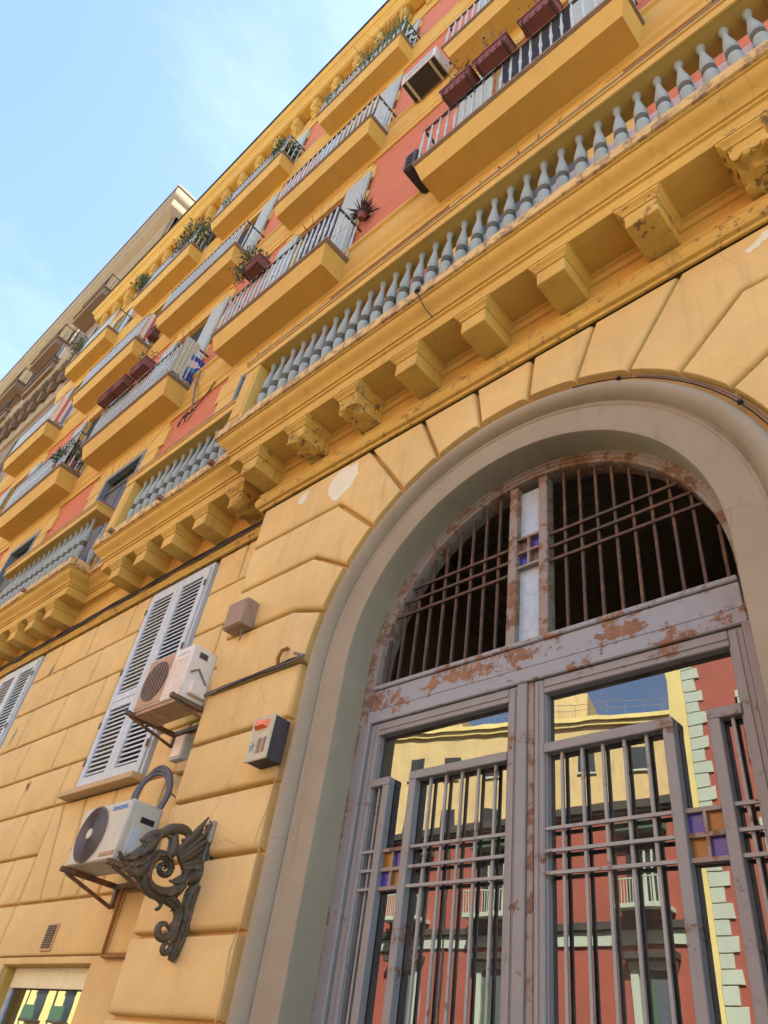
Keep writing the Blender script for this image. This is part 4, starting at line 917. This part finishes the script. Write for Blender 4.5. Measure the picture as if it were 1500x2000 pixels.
# ================================================================== things on the balconies
def clump(m, c, r, n, leaf, seed, up=.3, flatten=(1, 1, 1), tips=True):
    rnd = random.Random(seed)
    for k in range(n):
        d = Vector((rnd.gauss(0, 1), rnd.gauss(0, 1), rnd.gauss(0, 1) + up)); d.normalize(); d = Vector((d.x * flatten[0], d.y * flatten[1], d.z * flatten[2]))
        p = Vector(c) + d * r * rnd.uniform(.35, 1.0) ** .7; a = Vector((rnd.gauss(0, 1), rnd.gauss(0, 1), rnd.gauss(0, 1) + .3)).normalized(); b = a.cross(d if d.length > .1 else Vector((0, 0, 1)))
        if b.length < .05: continue
        b.normalize(); L = leaf * rnd.uniform(.6, 1.3); wd = L * .22
        m.add([p, p + a * L * .5 + b * wd, p + a * L, p + a * L * .5 - b * wd], [(0, 1, 2, 3)])
def blades(m, c, n, L, seed, spread=.7):
    rnd = random.Random(seed)
    for k in range(n):
        an = rnd.uniform(0, 6.28); s = rnd.uniform(.1, spread); d = Vector((math.cos(an) * s, math.sin(an) * s, 1)).normalized(); l = L * rnd.uniform(.6, 1.1); p = Vector(c) + Vector((rnd.uniform(-.04, .04), rnd.uniform(-.04, .04), 0))
        sd = d.cross(Vector((0, 0, 1))).normalized() * .014; md = p + d * l * .55; tp = p + d * l + Vector((d.x, d.y, -.4 * s)) * l * .25
        m.add([p - sd * .7, p + sd * .7, md + sd, md - sd, tp], [(0, 1, 2, 3), (3, 2, 4)])
def stems(m, c, r, n, h, seed):
    rnd = random.Random(seed)
    for k in range(n):
        x, y = c[0] + rnd.uniform(-r, r) * .3, c[1] + rnd.uniform(-r, r) * .3; m.tube([(x, y, c[2]), (x + rnd.uniform(-r, r) * .4, y + rnd.uniform(-r, r) * .4, c[2] + h * .5), (x + rnd.uniform(-r, r), y + rnd.uniform(-r, r), c[2] + h)], [.008, .006, .002], 5)
def planter(x0, x1, z0, label, plant=None, seed=1, yf=-.74, yb=-.53):
    t = thing('flower_box', label, 'flower box', ((x0 + x1) / 2, (yf + yb) / 2, z0), 'terracotta flower boxes on the railings')
    m = M(); h = .19; a = .025
    m.add([(x0 + a, yf + a, z0), (x1 - a, yf + a, z0), (x1 - a, yb - a, z0), (x0 + a, yb - a, z0), (x0, yf, z0 + h), (x1, yf, z0 + h), (x1, yb, z0 + h), (x0, yb, z0 + h)], [(0, 3, 2, 1), (0, 1, 5, 4), (1, 2, 6, 5), (2, 3, 7, 6), (3, 0, 4, 7), (4, 5, 6, 7)])
    for k in range(5): xx = x0 + .05 + (x1 - x0 - .1) * k / 4; m.box(xx - .008, xx + .008, yf + .004, yf + .03, z0 + .02, z0 + h - .02)
    m.build('trough', 'terracotta', t); M().box(x0 - .012, x1 + .012, yf - .012, yf + .02, z0 + h - .03, z0 + h + .005, .005).box(x0 - .012, x1 + .012, yb - .02, yb + .012, z0 + h - .03, z0 + h + .005, .005).box(x0 - .012, x0 + .02, yf + .021, yb - .021, z0 + h - .03, z0 + h + .005, .005).box(x1 - .02, x1 + .012, yf + .021, yb - .021, z0 + h - .03, z0 + h + .005, .005).build('rim', 'terracotta', t)
    M().tube([(x0 + .06, yf - .005, z0 + h), (x0 + .06, yf - .005, z0 - .012), (x0 + .06, yb, z0 - .012), (x0 + .06, yb, z0 + h + .06)], .006, 4).build('holder', 'cable_black', t); M().tube([(x1 - .06, yf - .005, z0 + h), (x1 - .06, yf - .005, z0 - .012), (x1 - .06, yb, z0 - .012), (x1 - .06, yb, z0 + h + .06)], .006, 4).build('holder', 'cable_black', t)
    c = ((x0 + x1) / 2, (yf + yb) / 2, z0 + h)
    if plant == 'dry':
        m = M(); stems(m, c, .26, 9, .5, seed); m.build('stems', 'leaf_dry', t); m = M(); clump(m, (c[0], c[1], c[2] + .2), .28, 60, .06, seed); m.build('foliage', 'leaf_dry', t)
    elif plant:
        m = M(); stems(m, c, .3, 7, .35, seed); m.build('stems', 'stem', t); m = M(); clump(m, (c[0] - .12, c[1], c[2] + .14), .30, 420, .075, seed); clump(m, (c[0] - .2, c[1] - .12, c[2] - .22), .16, 160, .06, seed + 1); m.build('foliage', 'leaf_olive', t)
    return t
planter(-3.0, -2.52, 11.66, 'left of the dry flower boxes on the balcony above the portal', 'dry', 1)
planter(-2.47, -1.97, 11.68, 'middle dry flower box on the balcony above the portal, grassy stems', 'dry', 2)
planter(-1.80, -1.32, 11.68, 'rightmost terracotta flower box on the balcony above the portal', 'dry', 3)
planter(-7.15, -6.7, 11.72, 'flower box with green trailing plant on the balcony right of the stacked boxes', 'green', 4)
planter(-11.75, -11.28, 11.70, 'leftmost empty terracotta box of three on the second-bay railing', None, 5)
planter(-11.24, -10.74, 11.70, 'middle empty terracotta box of three on the second-bay railing', None, 6)
planter(-10.55, -10.02, 11.70, 'right terracotta box of three on the second-bay railing, twiggy', 'dry', 7)

def pot(x, y, z, label, kind, size, seed):
    t = thing('potted_plant', label, 'plant', (x, y, z), 'potted plants on the balconies')
    ps = .6 if kind == 'dark' else 1; M().lathe([(.08 * ps, .2 - .2 * ps), (.11 * ps, .18), (.12 * ps, .18), (.12 * ps, .21)], (x, y, z), 12).build('pot', 'terracotta', t, smooth=40)
    if kind == 'blade': m = M(); blades(m, (x, y, z + .2), 90, size * 1.15, seed); m.build('leaves', 'leaf_green', t)
    elif kind == 'dark': m = M(); blades(m, (x, y, z + .2), 90, .3, seed, 1.6); m.build('leaves', 'leaf_dark', t); m = M(); stems(m, (x, y, z + .2), .15, 6, .3, seed); m.build('stems', 'stem', t)
    else: m = M(); stems(m, (x, y, z + .2), size * .5, 9, size, seed); m.build('stems', 'stem', t); m = M(); clump(m, (x, y, z + .3 + size * .55), size * .75, int(1500 * size), .1, seed); m.build('foliage', 'leaf_olive' if seed % 2 else 'leaf_green', t)
z4, z3_, z2 = 19.46, 15.13, 10.91
for k, x in enumerate((-5.3, -5.62, -5.95, -6.3)): pot(x, -.36, z4, ['spiky potted grass at the right corner of the top balcony nearest the camera', 'second spiky pot from the right corner of the nearest top balcony', 'third spiky pot from the right corner of the nearest top balcony', 'innermost spiky pot of the row on the nearest top balcony'][k], 'blade', .75, 10 + k)
pot(-7.45, -.38, z4, 'spiky potted grass at the left end of the nearest top balcony', 'blade', .6, 20)
pot(-9.35, -.3, z4, 'leafy potted shrub at the right corner of the second top balcony', 'bush', .55, 22)
pot(-11.5, -.4, z4, 'small green pot at the left end of the second top balcony', 'blade', .5, 23)
pot(-13.1, -.25, z4, 'large bushy shrub at the right corner of the third top balcony', 'bush', .8, 24)
pot(-13.7, -.3, z4, 'second large shrub beside the bushiest one on the third top balcony', 'bush', .6, 25)
pot(-15.7, -.45, z4, 'small palm-like plant at the left end of the third top balcony', 'bush', .5, 26)
pot(-19.7, -.4, z4, 'small shrub at the left end of the farthest top balcony', 'bush', .7, 27)
pot(-5.05, -.12, z2 + .95, 'dark purple succulent hung on a side rail against the red wall', 'dark', .26, 28)
pot(-12.98, -.3, z2, 'little plants at the right corner of the third-bay lower balcony', 'bush', .35, 29)
pot(-13.4, -.42, z2, 'low leafy pot behind the railing of the third-bay lower balcony', 'bush', .3, 30)
t = thing('potted_plant', 'twiggy plant standing on the stone balustrade at the far right', 'plant', (.12, -.66, 7.95), 'potted plants on the balconies')
M().lathe([(.08, 0), (.11, .18), (.12, .18), (.12, .21)], (.1, -.66, 7.96), 12).build('pot', 'terracotta', t, smooth=40); m = M(); stems(m, (.1, -.66, 8.15), .3, 14, .35, 5); m.build('stems', 'leaf_dry', t)

def cloth(name, label, mat, x, y0, y1, z0, z1, seed=0, cat='cloth'):
    m = M(); n = 14; rnd = random.Random(seed); ph = rnd.uniform(0, 6); vs = []
    for i in range(n + 1):
        y = y0 + (y1 - y0) * i / n; dx = .012 * math.sin(i * 1.9 + ph)
        vs += [(x + dx, y, z0 + .02 * math.sin(i * 1.1)), (x + dx * .5, y, z1)]
    vs += [(v[0] - .006, v[1], v[2]) for v in vs]; N_ = 2 * (n + 1); fs = []
    for i in range(n): fs += [(2 * i, 2 * i + 2, 2 * i + 3, 2 * i + 1), (N_ + 2 * i + 1, N_ + 2 * i + 3, N_ + 2 * i + 2, N_ + 2 * i)]
    m.add(vs, fs); return tag(m.build(name, mat, None, smooth=60), label, cat)
cloth('screen_cloth', 'pale sage screen cloth on the right side railing of the second-bay lower balcony', 'curtain_sage', -9.0, -.52, -.22, 10.95, 11.9, 1)
cloth('patterned_cloth', 'blue and white patterned cloth on the second-bay lower balcony side railing', 'cloth_blue', -8.995, -.30, -.02, 10.95, 11.6, 2)
cloth('striped_cloth', 'striped cloth hung on the side railing of the third-bay middle balcony', 'cloth_striped', -12.85, -.48, -.02, 15.2, 16.1, 3)
cloth('striped_cloth', 'striped cloth on the side railing of the farthest middle balcony', 'cloth_striped', -17.35, -.5, -.02, 15.2, 16.1, 4)
cloth('white_towel', 'white towel behind the spindles of the balcony above the portal', 'cloth_white', -2.28, -.45, -.1, 10.98, 11.7, 5)
t = thing('wicker_box', 'brown wicker box outside the third-bay middle balcony side railing', 'box', (-12.75, -.15, 15.2)); M().box(-12.83, -12.62, -.30, -.02, 15.25, 15.62, .01).build('basket', 'wicker', t)
M().box(-12.84, -12.61, -.31, -.01, 15.60, 15.64, .004).build('rim', 'wicker', t)
tag(M().box(-2.95, .98, -.595, -.588, 6.865, 7.49).build('privacy_screen', 'paper_white'), 'low white plastic screen behind the stone balusters above the portal', 'screen')
# air conditioners on the upper wall
def upper_ac(label, x0, x1, z0, seed):
    t = thing('air_conditioner', label, 'air conditioner', ((x0 + x1) / 2, 0, z0), 'air conditioners on the upper wall')
    M().box(x0, x1, -.50, -.10, z0, z0 + .40, .012).build('body', 'ac_old' if seed == 1 else 'box_dark', t, smooth=40); M().box(x0 + .02, x1 - .02, -.48, -.12, z0 - .012, z0 - .001).build('base_pan', 'ac_dark', t)
    for k in range(9): M().box(x0 + .05, x1 - .05, -.506, -.499, z0 + .05 + k * .034, z0 + .066 + k * .034, .002).build('louvre', 'ac_label' if seed == 1 else 'ac_dark', t)
    for x in (x0 + .1, x1 - .14): M().box(x, x + .04, -.47, .0, z0 - .05, z0 - .013, .003).build('support_arm', 'box_steel' if seed == 1 else 'ac_dark', t)
upper_ac('air conditioner with dark underside on the red wall left of the portal bay, upper floor', -4.45, -3.7, 15.25, 1)
upper_ac('grey air conditioner tucked against the left end of the balcony above the portal', -3.74, -3.54, 11.05, 2)
# lamp arm with frayed wires on the brick panel
t = thing('frayed_wires', 'dark tangle of frayed wires on the brick panel between the lower balconies', 'cable', (-8.7, 0, 10.0))
m = M(); rnd = random.Random(4)
for k in range(14):
    a = rnd.uniform(0, 6.28); m.tube([(-8.6, -.03, 10.02), (-8.66 + .07 * math.cos(a), -.07, 9.95 + .06 * math.sin(a)), (-8.75 + .12 * math.cos(a + 1), -.05, 9.86 + .1 * math.sin(a + 1))], .008, 5)
m.build('tangle', 'cable_black', t); M().tube([(-8.6, -.03, 10.02), (-8.45, -.04, 10.06), (-8.3, -.03, 10.2), (-8.1, -.05, 10.42)], .01, 6).build('lead', 'cable_black', t, smooth=60)
M().tube([(-8.58, -.04, 10.05), (-8.62, -.14, 10.6), (-8.66, -.15, 11.0)], .02, 6).build('conduit', 'cable_grey', t, smooth=60)

# ================================================================== neighbouring house on the left
NB = thing('neighbour_building', 'taller brown and beige palazzo beyond the far end of the ochre house', 'building', (-34, 0, 0))
NX0, NX1 = -60.0, -21.6
nops = []
for cx in (-24.4, -28.6, -32.8, -37.0, -41.2, -45.4):
    for z0, z1 in ((6.5, 9.5), (11, 14), (16, 19.3), (22.2, 25), (27.3, 30)): nops.append((cx - .65, cx + .65, z0, z1))
wall(NB, 'wall', 'neighbour_brown', NX0, NX1, 0, 33, nops, .05, .4, 'neighbour_beige')
M().box(NX0 + .01, NX1 - .01, .41, 10, .1, 32.9).build('core', 'dark', NB)
M().box(NX1 - .02, NX1, .06, 10, 24, 33.0).build('party_wall', 'neighbour_pink', NB)
p = [(NX0, .05), (NX1 - .3, .05), (NX1 - .3, 9)]
M().molding(p, [(0, 30.6), (.06, 30.65), (.06, 31.2), (.12, 31.3), (.14, 32.0), (.45, 32.3), (.5, 32.4), (.5, 32.9), (.58, 33.0), (.64, 33.3), (.64, 33.6), (0, 33.8)], caps=False).build('roof_cornice', 'neighbour_beige', NB, smooth=30)
M().molding(p, [(.3, 33.61), (.68, 33.62), (.68, 33.78), (0, 34.0)], caps=False).build('gutter', 'neighbour_dark', NB)
M().box(-24.2, -21.9, .8, 6, 33.5, 35.1, .02).build('roof_room', 'neighbour_pink', NB)
M().molding([(NX0, .05), (NX1, .05)], [(0, 19.7), (.1, 19.75), (.12, 20.0), (.12, 21.3), (.42, 21.4), (.5, 21.6), (.52, 21.9), (.0, 22.0)], caps=True).build('balcony_band', 'neighbour_beige', NB, smooth=30)
nb = None; x = -22.0
while x > -48:
    if nb is None:
        m = M(); m.box(-.16, .16, -.36, 0, .8, 1.15, .02); m.box(-.13, .13, -.24, 0, .35, .8, .02); m.tube([(-.17, -.26, .78), (.17, -.26, .78)], .13, 8); m.tube([(-.15, -.13, .3), (.15, -.13, .3)], .1, 8)
        m.v = [(v[0] + x, v[1] - .07, v[2] + 20.2) for v in m.v]; nb = m.build('bracket', 'neighbour_dark', NB, smooth=40, loc=(x, -.07, 20.2))
    else: inst(nb, NB, (x, -.07, 20.2))
    x -= .8
for cx in (-24.4, -28.6, -32.8, -37.0, -41.2):
    for zf in (22.0, 27.0):
        m = M(); m.box(cx - 1.3, cx + 1.3, -.6, .05, zf - .35, zf, .02); m.box(cx - 1.38, cx + 1.38, -.68, .05, zf + .002, zf + .08, .01); bo = m.build('balcony', 'neighbour_brown', NB)
        r_ = M(); 
        for k in range(22): r_.box(cx - 1.3 + 2.6 * k / 21 - .012, cx - 1.3 + 2.6 * k / 21 + .012, -.62, -.6, zf + .08, zf + .95)
        r_.box(cx - 1.34, cx + 1.34, -.63, -.59, zf + .95, zf + .99)
        for sx in (cx - 1.31, cx + 1.29): r_.box(sx, sx + .02, -.59, .05, zf + .95, zf + .98); [r_.box(sx, sx + .02, y, y + .02, zf + .08, zf + .95) for y in (-.4, -.2, 0)]
        r_.build('railing', 'cable_black', bo)
        for sg in (-1, 1): M().box(cx + sg * .66, cx + sg * 1.25, -.02, .03, zf + .25, zf + 2.9, .01).build('shutter', 'cloth_striped' if (zf > 25 and sg > 0) else 'neighbour_beige', bo)
    for z0, z1 in ((22.2, 25), (27.3, 30)): M().box(cx - .65, cx + .65, .3, .36, z0, z1).build('window', 'window_dark', NB)
cloth('hanging_laundry', 'pink and white laundry on the railing of the palazzo beyond', 'cloth_striped', -23.0, -.66, -.3, 22.2, 22.95, 6, 'laundry')

# ================================================================== the houses across the street, seen in the glass
def ob(parent, name, mat, boxes, c=.01): 
    m = M()
    for b in boxes: m.box(*b, c)
    return m.build(name, mat, parent)
RB = thing('opposite_house', 'low red house across the street with pale band, mirrored in the door glass', 'building', (-22, -28.5, 0))
ob(RB, 'wall', 'opp_red', [(-33, -13.65, -28.6, -28, 0, 14.1)])
ob(RB, 'cornice', 'opp_dark', [(-33, -13.1, -28.4, -27.7, 14.1, 14.45), (-33, -13.1, -28.3, -27.8, 13.95, 14.09)])
ob(RB, 'band', 'opp_white', [(-33, -13.12, -28.2, -27.9, 8.75, 9.3)]); ob(RB, 'dark_band', 'opp_dark', [(-33, -13.1, -28.2, -27.75, 9.32, 9.62)])  # pale band with a dark band course above it
for cx in (-15.45, -23.1, -28.4, -32.0):
    wn = ob(RB, 'window', 'opp_white', [(cx - .95, cx - .6, -28.1, -27.85, 4.2, 7.9), (cx + .6, cx + .95, -28.1, -27.85, 4.2, 7.9), (cx - 1.0, cx + 1.0, -28.1, -27.84, 7.91, 8.2)])
    ob(wn, 'pane', 'opp_pane', [(cx - .6, cx + .6, -28.02, -27.96, 4.2, 7.9)]); ob(wn, 'shutter', 'green_shutter', [(cx - .55, cx + .05, -27.95, -27.9, 4.3, 7.4)])
    ob(wn, 'hood', 'opp_dark', [(cx - 1.15, cx + 1.15, -28.1, -27.5, 8.22, 8.45)])
    w2 = ob(RB, 'balcony_door', 'opp_white', [(cx - .45, cx - .36, -27.98, -27.92, 10.1, 12.5), (cx + .36, cx + .45, -27.98, -27.92, 10.1, 12.5), (cx + .02, cx + .12, -27.98, -27.92, 10.1, 12.4), (cx - .36, cx + .36, -27.98, -27.92, 12.4, 12.5)])
    ob(w2, 'pane', 'window_dark', [(cx - .9, cx + .9, -28.02, -27.985, 10.1, 13.0)]); ob(w2, 'hood', 'green_shutter', [(cx - 1.2, cx + 1.2, -28.1, -27.4, 13.05, 13.4)])  # dark sheet wider than the door, also paints the shade of its recess
    ob(w2, 'slab', 'opp_white', [(cx - 1.2, cx + 1.2, -28.1, -27.0, 9.9, 10.08)]); ob(w2, 'corbel', 'opp_dark', [(cx - .9, cx + .9, -28.1, -27.4, 9.62, 9.89)])
    r_ = M()
    for k in range(17): r_.box(cx - 1.16 + 2.32 * k / 16 - .015, cx - 1.16 + 2.32 * k / 16 + .015, -27.06, -27.03, 10.08, 11.0)
    r_.box(cx - 1.2, cx + 1.2, -27.08, -27.02, 11.0, 11.05); r_.build('railing', 'opp_white', w2)
ob(RB, 'downpipe', 'opp_dark', [(-26.2, -26.1, -27.98, -27.85, 0, 14)])
TB = thing('opposite_house', 'tall red house with pale corner quoins across the street, mirrored at the right door edge', 'building', (-6, -28.5, 0))
ob(TB, 'wall', 'opp_red', [(-12.8, 10, -30, -28.05, 0, 22)]); ob(TB, 'corner_strip', 'opp_pale', [(-13.6, -12.82, -30, -27.95, 0, 22)])
k = 0; z = .1
while z < 21.4: ob(TB, 'quoin', 'opp_white', [(-12.81, -12.0 if k % 2 else -12.25, -28.2, -27.98, z, z + .52)]); z += .56; k += 1
ob(TB, 'cornice', 'opp_dark', [(-13.3, 10, -30, -27.6, 22, 22.5)])
for cx in (-9.5, -5.5, -1.5, 2.5, 6.5):
    for z0, z1 in ((4.2, 7.4), (10, 12.8), (15.5, 18.3)): wn = ob(TB, 'window', 'opp_white', [(cx - .9, cx - .6, -28.1, -27.9, z0, z1), (cx + .6, cx + .9, -28.1, -27.9, z0, z1), (cx - .95, cx + .95, -28.1, -27.88, z1 + .002, z1 + .3)]); ob(wn, 'pane', 'opp_pane', [(cx - .6, cx + .6, -28.04, -27.98, z0, z1)])
# yellow house set back behind, turned a little to the street
YB = thing('opposite_house', 'sunlit yellow house behind the low red one, mirrored in the upper door glass', 'building', (-24, -31, 0))
A, Bq = Vector((-33.0, -29.4, 0)), Vector((-12.9, -35.3, 0)); ux = (Bq - A).normalized(); nx = Vector((-ux.y, ux.x, 0)); LY = (Bq - A).length
def yb(name, mat, s0, s1, d0, d1, z0, z1, parent=YB):
    m = M(); m.box(s0, s1, d0, d1, z0, z1); m.v = [tuple(A + ux * v[0] + nx * v[1] + Vector((0, 0, v[2]))) for v in m.v]; return m.build(name, mat, parent)
yb('wall', 'opp_yellow', 0, LY, -6, 0, 0, 21.4); yb('cornice', 'opp_pale', 0, LY, -.2, .35, 21.4, 21.65); yb('cornice', 'opp_pale', 0, LY, -.2, .2, 21.15, 21.38); yb('parapet', 'opp_pale', 0, LY, -.4, -.1, 21.66, 21.0)
for s in (1.6, 4.0, 6.6, 9.4, 12.2, 15.0, 17.8):
    for z0, z1 in ((18.5, 19.8), (15.3, 16.6)):
        wn = yb('window', 'box_brown' if (s > 9 and z0 < 16) else 'window_dark', s, s + .95, -.02, .03, z0, z1); yb('sill', 'opp_white', s - .06, s + 1.01, .0, .12, z0 - .12, z0 - .01, wn)
yb('downpipe', 'opp_dark', 8.6, 8.7, .0, .1, 12, 21.1); yb('roof_room', 'opp_yellow', 8.5, 12.6, -5, -1.2, 21.4, 24.0); yb('roof_room', 'opp_yellow', -.5, 4.2, -5, -1.6, 21.4, 23.4)
m = M()
for s in range(0, 21): m.box(s, s + .025, -.25, -.225, 22, 22.7)
for z in (22.35, 22.7): m.box(0, LY, -.25, -.225, z, z + .025)
m.v = [tuple(A + ux * v[0] + nx * v[1] + Vector((0, 0, v[2]))) for v in m.v]; m.build('roof_railing', 'cable_grey', YB)
# pale yellow house further left, mirrored in the shop window
PB_ = thing('opposite_house', 'pale yellow house with dark balconies mirrored in the shop window', 'building', (-65, -28.5, 0))
ob(PB_, 'wall', 'opp_pale', [(-100, -36, -32, -28, 0, 24)])
for i in range(14):
    cx = -98 + 4.55 * i
    for j, z in enumerate((1.2, 4.6, 8.0, 11.6, 15.2, 18.8)):
        wn = ob(PB_, 'window', 'window_dark', [(cx - .75, cx + .75, -28.1, -27.96, z + .1, z + 2.0)])
        if j > 0:
            ob(wn, 'slab', 'opp_dark', [(cx - 1.1, cx + 1.1, -28.05, -27.2, z - .1, z + .05)]); ob(wn, 'railing', 'green_shutter', [(cx - 1.05, cx + 1.05, -27.3, -27.24, z + .06, z + .95)]); ob(wn, 'hood', 'opp_white', [(cx - .95, cx + .95, -28.05, -27.7, z + 2.05, z + 2.2)])
    ob(PB_, 'downpipe', 'opp_dark', [(cx + 2.2, cx + 2.32, -28.02, -27.9, 0, 23.5)])
